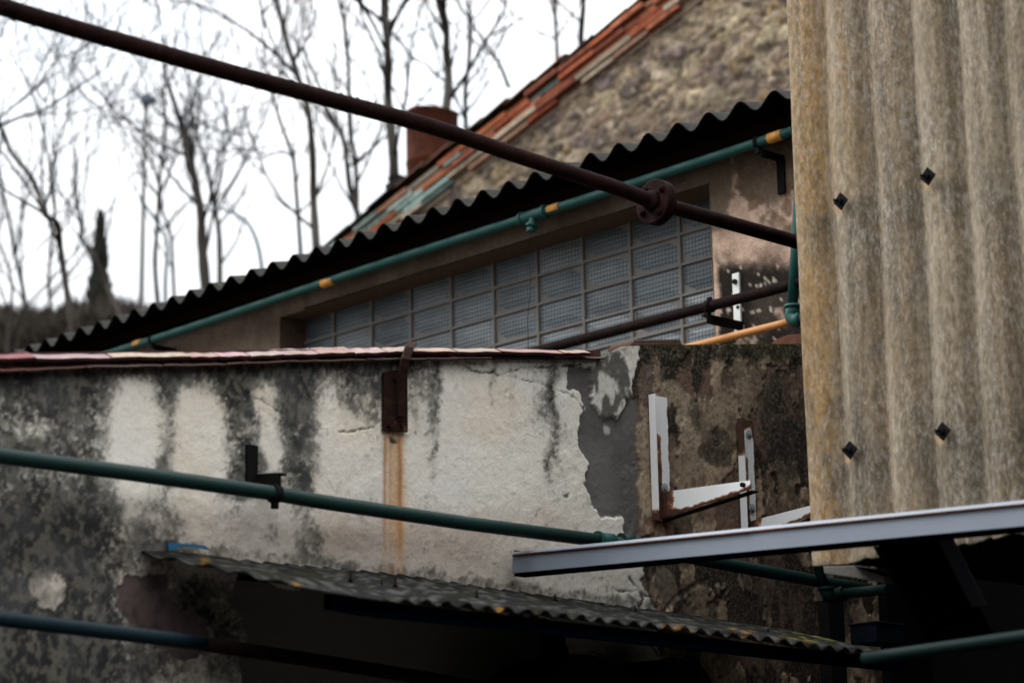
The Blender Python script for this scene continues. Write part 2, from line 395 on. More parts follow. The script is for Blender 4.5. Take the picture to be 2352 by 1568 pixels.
    for (x, y, rx, ry, am) in [(300, 990, 62, 130, -.62), (455, 1000, 66, 130, -.46), (615, 910, 44, 42, -.62), (622, 1015, 26, 56, -.85), (790, 1000, 70, 150, -.2), (780, 910, 60, 60, .08), (1090, 1000, 150, 180, -.20), (100, 1345, 44, 52, -.8), (125, 1330, 22, 30, -.4), (60, 985, 90, 22, -.28), (30, 1150, 60, 90, .2), (180, 1200, 80, 90, .15), (150, 1420, 140, 60, -.1), (60, 1520, 160, 60, .22), (350, 1230, 90, 40, .12), (270, 1290, 16, 22, .6), (110, 1270, 20, 40, .4), (460, 1440, 90, 60, .15), (500, 1530, 60, 60, .15), (330, 1510, 80, 60, .25), (520, 1450, 110, 140, .75), (430, 1380, 60, 50, .5)]:  # last two blobs paint the awning's shade into the wall colour
        G += am * blob(sx, sy, x, y, rx, ry)
    ring = np.abs(np.hypot((sx - 100) / 46, (sy - 1345) / 55) - 1.0)
    G += .35 * ss(.22, .0, ring)
    mid = fbm(EE * 34, ZZ * 30, 4, 40)
    fx = fbm(EE * 130, ZZ * 110, 3, 47)
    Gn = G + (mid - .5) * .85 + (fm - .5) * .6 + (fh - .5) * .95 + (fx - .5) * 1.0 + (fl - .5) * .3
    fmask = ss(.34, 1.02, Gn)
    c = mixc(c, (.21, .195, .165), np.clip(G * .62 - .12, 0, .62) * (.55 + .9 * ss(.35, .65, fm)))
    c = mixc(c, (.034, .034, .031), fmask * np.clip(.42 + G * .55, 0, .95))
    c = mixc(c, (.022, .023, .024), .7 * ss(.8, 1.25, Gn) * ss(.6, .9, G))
    c = mixc(c, (.20, .19, .155), .50 * ss(.56, .72, fbm(EE * 26, ZZ * 22, 4, 43)) * ss(.4, .8, G) * ss(1.5, .9, G))
    c = mixc(c, (.215, .195, .155), .46 * ss(.42, .64, fbm(EE * 62, ZZ * 46, 4, 48)) * ss(.36, .62, G))
    c = mixc(c, (.12, .12, .118),   .30 * ss(.42, .66, fbm(EE * 14, ZZ * 10, 4, 49)) * ss(.5, .75, G))
    # ---- dark right half
    sdk = sdpoly(wx, wy, DARK); mdark = ss(3, -3, sdk)
    k = np.tile(np.array([[.135, .105, .080]]), (len(EE), 1))
    k = mixc(k, (.17, .115, .092), .9 * ss(.50, .56, fbm(EE * 8, ZZ * 8, 4, 55)))
    drk = fbm(EE * 7, ZZ * 3.6, 5, 52) + .10 * ss(1650, 1820, px) + .06 * ss(900, 830, py) - .03
    k = mixc(k, (.026, .023, .021), .92 * ss(.50, .57, drk))
    tanp = fbm(EE * 8, ZZ * 4.6, 5, 51) - .07 * ss(1680, 1800, px) - .03 * ss(1250, 1330, py) + .02
    tm = ss(.513, .524, tanp + (fh - .5) * .05)
    k = mixc(k, (.36, .295, .215), .95 * tm * (.30 + 1.05 * ss(.35, .65, fm)))
    k = mixc(k, (.05, .042, .036), .7 * ss(.016, .004, np.abs(tanp - .508)) * ss(.4, .55, fl))
    for (x, y, rx, ry, am, col) in [(1478, 1030, 26, 110, .85, (.34, .285, .21)), (1490, 880, 26, 60, .7, (.16, .135, .11)), (1530, 905, 40, 32, .8, (.38, .32, .24)), (1575, 965, 22, 70, .9, (.38, .33, .255)), (1490, 1000, 18, 90, .7, (.36, .31, .24)), (1570, 1070, 45, 50, .75, (.30, .25, .185)), (1640, 960, 50, 70, .35, (.15, .135, .105)), (1640, 1030, 40, 45, .8, (.045, .041, .038)), (1590, 950, 16, 45, .7, (.05, .045, .04)), (1800, 980, 60, 150, .6, (.035, .034, .031)), (1720, 880, 70, 50, .45, (.12, .105, .085)), (1560, 1180, 60, 30, .5, (.08, .062, .05)), (1600, 1380, 40, 60, .7, (.19, .165, .125)), (1520, 1350, 36, 50, .55, (.26, .235, .185)), (1800, 1400, 200, 120, .35, (.06, .052, .045))]:
        b = am * ss(.35, .6, blob(wx, wy, x, y, rx, ry) + (fm - .5) * .5); k = mixc(k, col, b)
    k = mixc(k, (.022, .024, .018), .93 * ss(58, 26, (py - top) + (fm - .5) * 46 + (fv - .5) * 30))
    k = mixc(k, (.05, .062, .022), .7 * ss(9, 2, (py - top) + (fm - .5) * 14))
    spk = ss(.52, .68, fbm(EE * 140, ZZ * 140, 3, 53)); k = mixc(k, (.30, .265, .21), .28 * spk)
    k = mixc(k, (.02, .019, .017), .40 * ss(.5, .68, fbm(EE * 120, ZZ * 100, 3, 54)))
    k = k * np.array([[1.03, .93, .86]])
    for (x, y0, y1, wd) in [(1512, 1190, 1275, 22), (1707, 1215, 1300, 16), (1690, 975, 1010, 10)]:
        k = mixc(k, (.14, .055, .022), .7 * ss(y0 - 6, y0 + 8, py) * ss(y1, y0, py) * np.exp(-((wx - x) / wd) ** 2))
    c = c * (1 - mdark[:, None]) + k * mdark[:, None]
    # ---- bare grey render where the coat fell off
    sg = sdpoly(wx, wy, GRAY); mg = ss(2.5, -2.5, sg)
    g = mixc(np.tile(np.array([[.150, .140, .130]]), (len(EE), 1)), (.115, .107, .10), ss(.35, .65, fl))
    g = mixc(g, (.11, .10, .085), .5 * ss(.5, .8, fv) * ss(1000, 850, py)); g = mixc(g, (.16, .10, .08), .4 * ss(1446, 1466, px))
    c = c * (1 - mg[:, None]) + g * mg[:, None]
    sf = sdpoly(wx, wy, FRAG); mf = ss(2.5, -2.5, sf)
    ff = mixc(np.tile(np.array([[.62, .59, .52]]), (len(EE), 1)), (.07, .066, .055), .9 * ss(.52, .62, fbm(EE * 18, ZZ * 12, 5, 61) + .22 * ss(890, 820, py) + .12 * ss(1440, 1420, np.abs(px - 1436) + 1420 - 6)))
    c = c * (1 - mf[:, None]) + ff * mf[:, None]
    fleck = ss(2, -1, np.minimum(np.hypot((wx - 1397), (wy - 983) * .8) - 7, np.hypot(wx - 1388, wy - 992) - 4)); c = mixc(c, (.5, .47, .4), fleck)
    sb = sdpoly(wx, wy, BROWN); mb_ = ss(3, -3, sb)
    br = mixc(np.tile(np.array([[.115, .082, .078]]), (len(EE), 1)), (.06, .05, .045), ss(.45, .7, fm))
    c = c * (1 - mb_[:, None]) + br * mb_[:, None]
    # ---- rust run below the plate
    rr = ss(985, 1000, py) * (1 - .75 * ss(1150, 1330, py)) * np.exp(-((px - 900 + (fv - .5) * 16 + (fm - .5) * 12) / 26) ** 4) * (.6 + .8 * ss(.35, .6, fv))
    c = mixc(c, (.58, .31, .10), .92 * rr)
    for (x, wd, am) in [(880, 4, .75), (915, 6, .8), (893, 5, .35), (905, 12, .25)]:
        c = mixc(c, (.34, .13, .035), am * ss(990, 1010, py) * ss(1345, 1120, py) * np.exp(-((px - x - (fv - .5) * 12) / wd) ** 2))
    # ---- cracks
    crk = np.zeros(len(EE))
    for pts, wd in [([(960, 838), (1028, 826), (1054, 839), (1086, 854), (1121, 856), (1151, 863), (1168, 857), (1192, 848), (1215, 844), (1288, 841), (1330, 838)], 2.6), ([(795, 850), (820, 862), (870, 866)], 2.2), ([(930, 862), (962, 845), (990, 832)], 2.2), ([(1165, 866), (1240, 885), (1303, 907), (1340, 940)], 1.3), ([(775, 992), (815, 990), (850, 980), (880, 960)], 1.6), ([(1440, 1325), (1452, 1345), (1462, 1360), (1470, 1372), (1462, 1395)], 3), ([(1400, 1352), (1436, 1358), (1462, 1360), (1490, 1372)], 2.2), ([(1490, 1480), (1505, 1500), (1512, 1540)], 2.2), ([(560, 905), (600, 925), (640, 950)], 1.4), ([(1740, 838), (1800, 842), (1850, 836)], 1.4), ([(1478, 835), (1560, 842), (1600, 860)], 1.2)]:
        crk = np.maximum(crk, ss(wd + 1.6, wd * .3, sdline(px + (fm - .5) * 14, py + (fh - .5) * 12, pts)))
    arc = ss(9, 3, sdline(px + (fm - .5) * 8, py + (fm - .5) * 8, [(1519, 1412), (1545, 1375), (1580, 1348), (1615, 1332)])); crk = np.maximum(crk, arc * .85)
    for (x, y, r) in [(1155, 905, 6), (1148, 918, 4), (1300, 1135, 5), (905, 1012, 8), (540, 1060, 4), (1262, 925, 5), (1690, 1310, 5), (1570, 1400, 4), (700, 1010, 4)]:
        crk = np.maximum(crk, ss(r + 2, r - 2, np.hypot(wx - x, wy - y)))
    spw = ss(.5, .6, fbm(EE * 45, ZZ * 45, 4, 67)) * ss(1372, 1392, px) * ss(1455, 1435, px) * ss(862, 838, py); c = mixc(c, (.55, .52, .45), .8 * spw)
    c = mixc(c, (.035, .031, .027), .9 * crk * ss(.36, .56, fbm(EE * 20, ZZ * 20, 3, 66)))
    # ---- relief: coat ~7 mm proud of render, ragged
    coat = (1 - mg) * (1 - .5 * mb_) ; coat = np.maximum(coat * (1 - .55 * mdark), mf)
    rel = .011 * coat + (fl - .5) * .008 + (fm - .5) * .0026 + (fh - .5) * .0016 * (1 + .8 * mdark) - .003 * crk - .012 * ss(34, 10, py - top) * mdark * (fm - .3) + .004 * tm * mdark
    P = P - Dn[None] * rel[:, None]
    cu = px.reshape(nu, nv); cv = py.reshape(nu, nv)
    cc = (cu[:-1, :-1] + cu[1:, 1:]) / 2; cr = (cv[:-1, :-1] + cv[1:, 1:]) / 2
    jit = (fbm(es[:-1, None] * 12 + 0 * tv[None, :-1], 3 + tv[None, :-1] * 14 + 0 * es[:-1, None], 4, 77) - .5) * 110
    keep = sdpoly(cc.ravel() + jit.ravel(), cr.ravel() + jit.ravel(), OPEN) > 0
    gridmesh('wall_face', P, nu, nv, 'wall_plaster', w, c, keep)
    # body of the wall behind the face: base, back and top
    b = MB(); T = .22
    n = 80; idx = np.linspace(0, nu - 1, n).astype(int)
    for i, j in zip(idx, idx[1:]):
        a0, a1 = es[i], es[j]; z0, z1 = ztop[i] - .004, ztop[j] - .004
        b.add([edz(a0, DW + .004, z0), edz(a1, DW + .004, z1), edz(a1, DW + T, z1), edz(a0, DW + T, z0)], [(0, 1, 2, 3)], col=(.05, .052, .038))
        b.add([edz(a0, DW + T, 0), edz(a0, DW + T, z0), edz(a1, DW + T, z1), edz(a1, DW + T, 0)], [(0, 1, 2, 3)], col=(.2, .19, .17))
    b.box(edz(e0 - 3.2, DW + .004, 0), E * (e1 - e0 + 3.2), D * (T - .01), Z * (zlow + .02), col=(.1, .09, .08))
    zl = ztop[0]; b.box(edz(e0 - 3.2, DW, zlow + .02), E * 3.2, D * T, Z * (zl - zlow - .03), col=(.2, .18, .15))
    b.build('wall_body', 'wall_plaster', w, colattr=True)
    # black room added behind the cut opening to darken the space under the awning
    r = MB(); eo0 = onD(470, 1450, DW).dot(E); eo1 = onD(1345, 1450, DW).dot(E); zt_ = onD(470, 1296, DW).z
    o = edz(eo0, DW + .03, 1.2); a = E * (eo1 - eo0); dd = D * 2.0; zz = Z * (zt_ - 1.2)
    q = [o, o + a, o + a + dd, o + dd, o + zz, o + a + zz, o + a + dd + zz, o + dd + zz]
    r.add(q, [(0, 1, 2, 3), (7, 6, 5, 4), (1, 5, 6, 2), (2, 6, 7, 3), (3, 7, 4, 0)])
    r.build('shade_room', 'void', w)
    # pink coping tiles, two courses
    def course(xs, ytab, thick, proud, dtab, tilt, cols, edge):
        for x0, x1 in zip(xs, xs[1:]):
            m = MB(); xa, xb = x0 + random.uniform(0, 1.5), x1 - random.uniform(.5, 2.5); depth = float(interp(dtab, (xa + xb) / 2))
            j0, j1 = random.uniform(-1.5, 1.5), random.uniform(-1.5, 1.5)
            pa = onD(xa, interp(ytab, xa) + j0, DW - proud); pb = onD(xb, interp(ytab, xb) + j1, DW - proud)
            t = D * depth * math.cos(tilt) + Z * depth * math.sin(tilt); nn = (t.normalized().cross(pb - pa)).normalized(); nn = nn if nn.z > 0 else -nn
            col = tuple(min(1, q * random.uniform(.9, 1.08)) for q in cols(xa)); eg = tuple(q * random.uniform(.7, 1.2) for q in edge(xa))
            k = 6
            for i in range(k):
                p, q = pa.lerp(pb, i / k), pa.lerp(pb, (i + 1) / k)
                w0, w1 = nn * (.0012 * math.sin(i * 1.7 + xa)), nn * (.0012 * math.sin((i + 1) * 1.7 + xa))
                m.add([p + w0, q + w1, q + nn * thick + w1, p + nn * thick + w0], [(0, 1, 2, 3)], False, eg)
                m.add([p + nn * thick + w0, q + nn * thick + w1, q + nn * thick + t + w1, p + nn * thick + t + w0], [(0, 1, 2, 3)], False, col)
                m.add([p + w0, p + t, q + t, q + w1], [(0, 1, 2, 3)], False, eg)
            for p in (pa, pb): m.add([p, p + t, p + t + nn * thick, p + nn * thick], [(0, 1, 2, 3)], False, eg)
            m.build('coping_tile', 'tile_clay', w, colattr=True)
    pk = lambda x: (.20, .088, .084) if x < 60 else random.choice([(.28, .195, .18), (.30, .215, .20), (.25, .175, .16), (.32, .235, .215)])
    lw = lambda x: (.21, .098, .092) if x < 190 else random.choice([(.26, .185, .16), (.28, .205, .175), (.22, .155, .135)])
    course([-425, -330, -220, -110, 83, 256, 437, 503, 576, 650, 733, 814, 890, 948, 1050, 1151, 1294, 1358], [(-425, 838), (0, 831), (437, 826), (574, 824), (746, 818), (947, 813), (1200, 815), (1358, 817)], .010, .045, [(0, .055), (574, .052), (746, .064), (947, .042), (1358, .033)], .46, pk, lambda x: (.055, .02, .02))
    course([-425, -300, -190, -60, 60, 200, 376, 520, 690, 843, 981, 1133], [(-425, 866), (0, 855), (200, 846), (376, 842), (574, 838), (746, 831), (947, 826), (1133, 825)], .005, .040, [(0, .072), (200, .05), (376, .04), (746, .026), (1133, .02)], .46, lw, lambda x: (.05, .025, .022))
    course([1134, 1258, 1388], [(1134, 825), (1388, 826)], .005, .030, [(1134, .03), (1388, .03)], .40, lambda x: (.10, .075, .06), lambda x: (.05, .03, .027))
    m = MB(); xs2 = list(range(-420, 1390, 30)) # mortar bed between the courses
    for a_, b_ in zip(xs2, xs2[1:]):
        ya = interp([(-420, 841), (0, 834), (574, 825), (948, 820), (1385, 823)], a_); yb = interp([(-420, 841), (0, 834), (574, 825), (948, 820), (1385, 823)], b_)
        pa = onD(a_, ya + 4, DW - .012); pb = onD(b_, yb + 4, DW - .012)
        m.add([pa, pb, pb + D * .2, pa + D * .2, pa + Z * .035, pb + Z * .035, pb + Z * .035 + D * .2, pa + Z * .035 + D * .2], [(0, 1, 5, 4), (4, 5, 6, 7), (3, 2, 1, 0)], col=(.07, .035, .035))
    m.build('coping_bed', 'tile_clay', w, colattr=True)
stained_wall()
def loose_tile():
    m = MB(); p = onD(1450, 794, DW + .05); q = onD(1566, 792, DW + .05)
    m.box(p, q - p, D * .12, Z * .012, col=(.10, .055, .045)); m.box(p + Z * .0125 + (q - p) * .05, (q - p) * .93, D * .12 , Z * .01, col=(.12, .09, .07))
    tag(m.build('flat_tile', 'tile_clay', None, .002, True), 'flat mossy brown tile lying loose on bare wall top', 'tile')
loose_tile()

# ================================================================== LOW REAR BUILDING
def lineE(p, q, e): return onE(*p, e), onE(*q, e)
LINT = ((644, 726), (1631, 422)); RECESS = .16
FLIP = True
def rear_building():
    b = thing('low_building', 'low plastered building with glass block window under corrugated eave', 'building', edz(EB + 1.5, DW + 4, 0))
    dl = onE(644, 726, EB).dot(D); dr = onE(1636, 600, EB).dot(D)         # opening jambs (left is farther)
    zl = onE(1200, interp([LINT[0], LINT[1]], 1200), EB).z
    zb = onE(1500, 860, EB).z - .4
    dmin = DW - 3.0; dmax = onE(-200, 880, EB).dot(D) + 2.0
    # the eave
    crest0 = onE(66, 791, EB - .25); crest1 = onE(1772.5, 208, EB - .25)
    c0, c1 = crest0.dot(D), crest1.dot(D); per = (c0 - c1) / 32; ze = (crest0.z + crest1.z) / 2
    ez = lambda d: lerp(crest1.z, crest0.z, (d - c1) / (c0 - c1))
    print('corrugation period', per, 'eave z', crest0.z, crest1.z, 'lintel', onE(*LINT[0], EB).z, onE(*LINT[1], EB).z)
    ztop = min(crest0.z, crest1.z) + .02
    zlf = lambda d: lerp(onE(*LINT[1], EB).z, onE(*LINT[0], EB).z, (d - onE(*LINT[1], EB).dot(D)) / (onE(*LINT[0], EB).dot(D) - onE(*LINT[1], EB).dot(D)))
    # wall face as a fine grid so its stains have a shape
    st = .012; ds = np.arange(dmin, dmax, st); zs = np.arange(zb, ztop, st); nu, nv = len(ds), len(zs)
    DD = np.repeat(ds, nv); ZZ = np.tile(zs, nu)
    P = EB * En[None] + DD[:, None] * Dn[None]; P[:, 2] = ZZ
    px, py = proj(P); fl = fbm(DD * 6, ZZ * 6, 5, 5); fm = fbm(DD * 18, ZZ * 18, 5, 6); fh = fbm(DD * 50, ZZ * 50, 3, 7)
    wx = px + (fl - .5) * 40; wy = py + (fm - .5) * 44
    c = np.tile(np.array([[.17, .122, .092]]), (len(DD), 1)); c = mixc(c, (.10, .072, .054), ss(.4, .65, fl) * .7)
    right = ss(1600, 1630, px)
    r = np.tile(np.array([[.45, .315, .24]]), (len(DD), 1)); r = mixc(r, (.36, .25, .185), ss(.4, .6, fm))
    old = ss(.44, .52, fbm(DD * 7, ZZ * 7, 5, 8) + .28 * ss(500, 380, wy) + .35 * ss(1690, 1650, wx) * ss(560, 480, wy) - .1)
    r = mixc(r, (.115, .083, .058), old * .9 * ss(600, 520, wy))
    r = mixc(r, (.12, .075, .045), .8 * ss(.60, .66, fbm(DD * 16, ZZ * 16, 3, 9)) * ss(560, 500, py))
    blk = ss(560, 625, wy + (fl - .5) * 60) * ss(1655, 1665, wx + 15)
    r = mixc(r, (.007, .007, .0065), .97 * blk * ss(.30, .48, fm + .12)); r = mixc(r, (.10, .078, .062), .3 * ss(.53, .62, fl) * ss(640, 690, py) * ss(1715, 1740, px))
    r = mixc(r, (.45, .38, .32), .8 * ss(.70, .76, fh) * blk)
    c = c * (1 - right[:, None]) + r * right[:, None]
    cd = (ds[:-1] + st / 2)[:, None] + 0 * zs[None, :-1]; cz = 0 * ds[:-1, None] + (zs[:-1] + st / 2)[None]
    zl_arr = np.array([zlf(x) for x in ds[:-1]])[:, None]
    keep = ~((cd > dr) & (cd < dl) & (cz < zl_arr))
    P = P - En[None] * ((fm - .5) * .006 + (fh - .5) * .004)[:, None]
    gridmesh('wall', P, nu, nv, 'rear_plaster', b, c, keep)
    m = MB(); T = 3.2
    m.box(edz(EB + .02, dmin, 0), E * .2, D * (dmax - dmin), Z * (zb + .01), col=(.2, .16, .13))
    m.add([edz(EB, dmax, 0), edz(EB + T, dmax, 0), edz(EB + T, dmax, ztop + .9), edz(EB, dmax, ztop)], [(0, 1, 2, 3)], col=(.3, .22, .17))
    m.add([edz(EB + T, dmin, 0), edz(EB + T, dmax, 0), edz(EB + T, dmax, ztop + .9), edz(EB + T, dmin, ztop + .9)], [(0, 1, 2, 3)], col=(.3, .22, .17))
    zl0, zl1 = zlf(dr), zlf(dl)
    col = (.11, .07, .05)
    m.add([edz(EB - .002, dr, zl0), edz(EB - .002, dl, zl1), edz(EB + .22, dl, zl1), edz(EB + .22, dr, zl0)], [(0, 1, 2, 3)], col=col)
    m.add([edz(EB - .002, dl, zb), edz(EB + .22, dl, zb), edz(EB + .22, dl, zl1), edz(EB - .002, dl, zl1)], [(0, 1, 2, 3)], col=col)
    m.add([edz(EB - .002, dr, zb), edz(EB + .22, dr, zb), edz(EB + .22, dr, zl0), edz(EB - .002, dr, zl0)], [(3, 2, 1, 0)], col=(.3, .22, .17))
    m.build('wall_body', 'rear_plaster', b, colattr=True)
    # dark timber fascia under the sheets
    m = MB(); f0 = onE(-60, 900, EB - .10); f1 = onE(1900, 300, EB - .10)
    zf = onE(1172, 505, EB - .10).z
    m.box(edz(EB - .12, dmin, zf), E * .1, D * (dmax - dmin), Z * (ze + .02 - zf)); m.build('fascia_board', 'wood_dark', b, .004)
    # corrugated sheets
    pitch = math.radians(11.5); A = .029; L = 3.9; k = 14
    ds = np.arange(dmin - .2, dmax + .3, per / k); nu = len(ds)
    vsl = np.linspace(0, 1, 24); nv = len(vsl); P = np.zeros((nu, nv, 3))
    for j, t in enumerate(vsl):
        wav = A * np.cos(2 * PI * (ds - c0) / per)
        jag = (fbm(ds * 2.2, ds * 0, 3, 15) - .5) * .03 if j == 0 else 0
        run = t * L + jag
        zz = np.interp(ds, [c1, c0], [crest1.z, crest0.z]) - A + wav + run * math.tan(pitch)
        P[:, j, :] = ((EB - .25 + run)[:, None] if np.ndim(run) else np.full((nu, 1), EB - .25 + run)) * En[None] + ds[:, None] * Dn[None]
        P[:, j, 2] = zz
    o = gridmesh('roof_sheets', P.reshape(-1, 3), nu, nv, 'asbestos', b, flip=FLIP)
    sd = o.modifiers.new('Solidify', 'SOLIDIFY'); sd.thickness = .009; sd.offset = -1; o.data.materials.append(M['sheet_black']); sd.material_offset = 1; sd.material_offset_rim = 1
    # glass blocks: mortar grid + blocks
    eg = EB + RECESS
    xs = [767.5, 855, 948, 1042.5, 1139, 1239, 1345.5, 1453, 1565]; ys = [714, 690, 664, 638, 612, 600, 600, 600, 600]
    dpos = [onE(x, 640, eg).dot(D) for x in xs]; bw = (dpos[0] - dpos[-1]) / 8
    zrow = [onE(1453, y, eg).z for y in (570, 640, 709.6, 779)]; bh = (zrow[0] - zrow[-1]) / 3
    print('block', bw, bh)
    win = MB(); mt = .0085; dA = dl + .02; dB_ = dr - .02
    ztopg = zlf((dl + dr) / 2) + .02; zbot = zb
    drift = lambda d: 0
    win.box(edz(eg + .006, dB_, zbot), E * .05, D * (dA - dB_), Z * (ztopg - zbot))
    d0 = dpos[-1]; nz0 = zrow[0]
    for i in range(-2, 12):
        d = d0 + bw * i
        if dB_ < d < dA: win.box(edz(eg - .008, d - .007, zbot), E * .03, D * .014, Z * (ztopg - zbot))
    for j in range(-2, 9):
        z = nz0 - bh * j
        if zbot < z < ztopg: win.box(edz(eg - .0055, dB_, z - .0065), E * .03, D * (dA - dB_), Z * .013)
    wo = win.build('glass_window', 'mortar', b, .002)
    for i in range(-2, 12):
        for j in range(-1, 8):
            a0 = max(d0 + bw * i + mt, dB_); a1 = min(d0 + bw * (i + 1) - mt, dA); q0 = max(nz0 - bh * (j + 1) + mt, zbot); q1 = min(nz0 - bh * j - mt, ztopg)
            if a1 - a0 < .02 or q1 - q0 < .02: continue
            x, y = pxd(edz(eg, (a0 + a1) / 2, q1))
            if y > 850: continue
            g = MB(); r_ = random.uniform(-.0015, .0015)
            # a block: slightly pillowed face with bevelled rim
            nI, nJ = 5, 4; vs = []; fs = []
            for ii in range(nI):
                for jj in range(nJ):
                    u, v = ii / (nI - 1), jj / (nJ - 1)
                    edge = min(u, 1 - u, v, 1 - v); dep = .006 if edge == 0 else -.0005
                    tl = random.uniform(-.0004, .0004)
                    vs.append(edz(eg + dep + r_ + tl, lerp(a0, a1, .03 + .94 * u if 0 < u < 1 else u), lerp(q0, q1, .05 + .9 * v if 0 < v < 1 else v)))
            for ii in range(nI - 1):
                for jj in range(nJ - 1): fs.append((ii * nJ + jj, (ii + 1) * nJ + jj, (ii + 1) * nJ + jj + 1, ii * nJ + jj + 1))
            g.add(vs, fs); g.build('glass_block', 'glass_block', wo, edzattr=True)
    return b, per
REAR, PER = rear_building()

# ================================================================== PIPES ON THE REAR BUILDING
def clamp(mb, p, axis, r, w=.012):
    mb.tube([p - axis * w, p + axis * w], r + .005, 16)
def eave_pipe():
    wp = onE(1794, 345, EB); pp = onD(1741, 322, wp.dot(D)); ep = pp.dot(E); R = .0215
    print('eave pipe offset', EB - ep)
    a, b = onE(180, 834, ep), onE(1850, 292, ep)
    t = thing('eave_pipe', 'green pipe with orange bands running under the corrugated eave', 'pipe', (a + b) / 2)
    ax = (b - a).normalized()
    def P(x): # point on the pipe axis under image column x
        lo, hi = 0, 1
        for _ in range(40):
            m = (lo + hi) / 2
            if pxd(a.lerp(b, m))[0] < x: lo = m
            else: hi = m
        return a.lerp(b, lo)
    m = MB(); m.tube([a.lerp(b, i / 30) - Z * .012 * math.sin(PI * i / 30 * 3) * .3 for i in range(31)], R, 20); m.build('pipe', 'green_paint', t)
    for x0, x1 in ((310, 327), (742, 767), (1262, 1287), (1767, 1798)):
        m = MB(); p, q = P(x0), P(x1); m.tube([p, p.lerp(q, .5), q], R + .0012, 20); m.build('band', 'yellow_tape', t)
    # tee with capped branch
    p = P(1226); m = MB(); m.tube([p - ax * .075, p - ax * .05, p + ax * .05, p + ax * .075], R + .006, 20)
    for s in (-1, 1): m.tube([p + ax * s * .068, p + ax * s * .086], R + .011, 20)
    dn = (-Z * .9 - E * .25).normalized()
    m.tube([p, p + dn * .055], R * .85, 18); m.build('tee', 'green_paint', t, .002)
    m = MB(); m.tube([p + dn * .05, p + dn * .062], R + .007, 18); m.tube([p + dn * .062, p + dn * .072], R - .003, 18); m.tube([p + dn * .072, p + dn * .083, p + dn * .088], [R - .001, R - .001, R - .008], 8); m.build('plug', 'green_paint', t)
    # brackets
    for (cx, wx_, wy0, wy1) in ((1741, 1794, 350, 417), (350, 395, 800, 860)):
        p = P(cx); br = MB(); clamp(br, p, ax, R, .010)
        wpt = edz(EB, p.dot(D), p.z - .035)
        br.box(wpt - E * (EB - ep) - D * .016 - Z * .004 , E * (EB - ep), D * .032, Z * .008)
        br.box(wpt - E * (EB - ep) - D * .016 - Z * .03, E * (EB - ep - .002), D * .006, Z * .028)
        br.box(wpt - E * .012 - D * .02 - Z * .16, E * .010, D * .04, Z * .165)
        br.box(p - Z * (R + .028) - D * .012 - E * .012, E * .024, D * .024, Z * .026)
        br.build('bracket', 'black_iron', t, .0015)
eave_pipe()
def wall_rusty_pipe():
    wp = onE(1700, 735, EB); pp = onD(1627, 716, wp.dot(D)); ep = pp.dot(E); R = .0225
    print('rusty pipe offset', EB - ep)
    a, b = onE(1190, 817, ep), onE(1850, 646, ep)
    t = thing('rusted_pipe', 'dark rusted pipe running along the glass block window', 'pipe', (a + b) / 2); ax = (b - a).normalized()
    m = MB(); m.tube([a.lerp(b, i / 16) for i in range(17)], R, 18); m.build('pipe', 'rust_pipe', t)
    p = onE(1630, 703, ep); m = MB(); clamp(m, p, ax, R, .014); m.box(p - ax * .012 + Z * .02 - E * .004, ax * .024, E * .008, Z * .018); m.build('clamp', 'rust_pipe', t)
    m = MB(); d0 = wp.dot(D); z0 = p.z - .045
    m.box(edz(ep - .03, d0 - .02, z0), E * (EB - ep + .03), D * .035, Z * .006); m.box(edz(ep - .03, d0 - .02, z0 - .035), E * (EB - ep + .025), D * .006, Z * .0345)
    m.box(edz(ep - .012, d0 - .006, z0 + .006), E * .024, D * .024, Z * .03)
    m.build('bracket_arm', 'rust_pipe', t, .0015)
    m = MB(); q0, q1 = onE(1686, 629, EB - .006), onE(1701, 765, EB - .006); dd = (q0.dot(D) + q1.dot(D)) / 2
    m.box(edz(EB - .012, dd - .019, q1.z), E * .011, D * .038, Z * (q0.z - q1.z)); st = m.build('wall_strip', 'white_strip', t, .002)
    for y in (647, 705, 757):
        q = onE(1689 + (y - 647) * .09, y, EB - .013); m = MB(); m.tube([q + E * .002, q - E * (.009 if y == 647 else .0015)], .011 if y == 647 else .008, 10); m.build('bolt', 'black_iron', st)
wall_rusty_pipe()
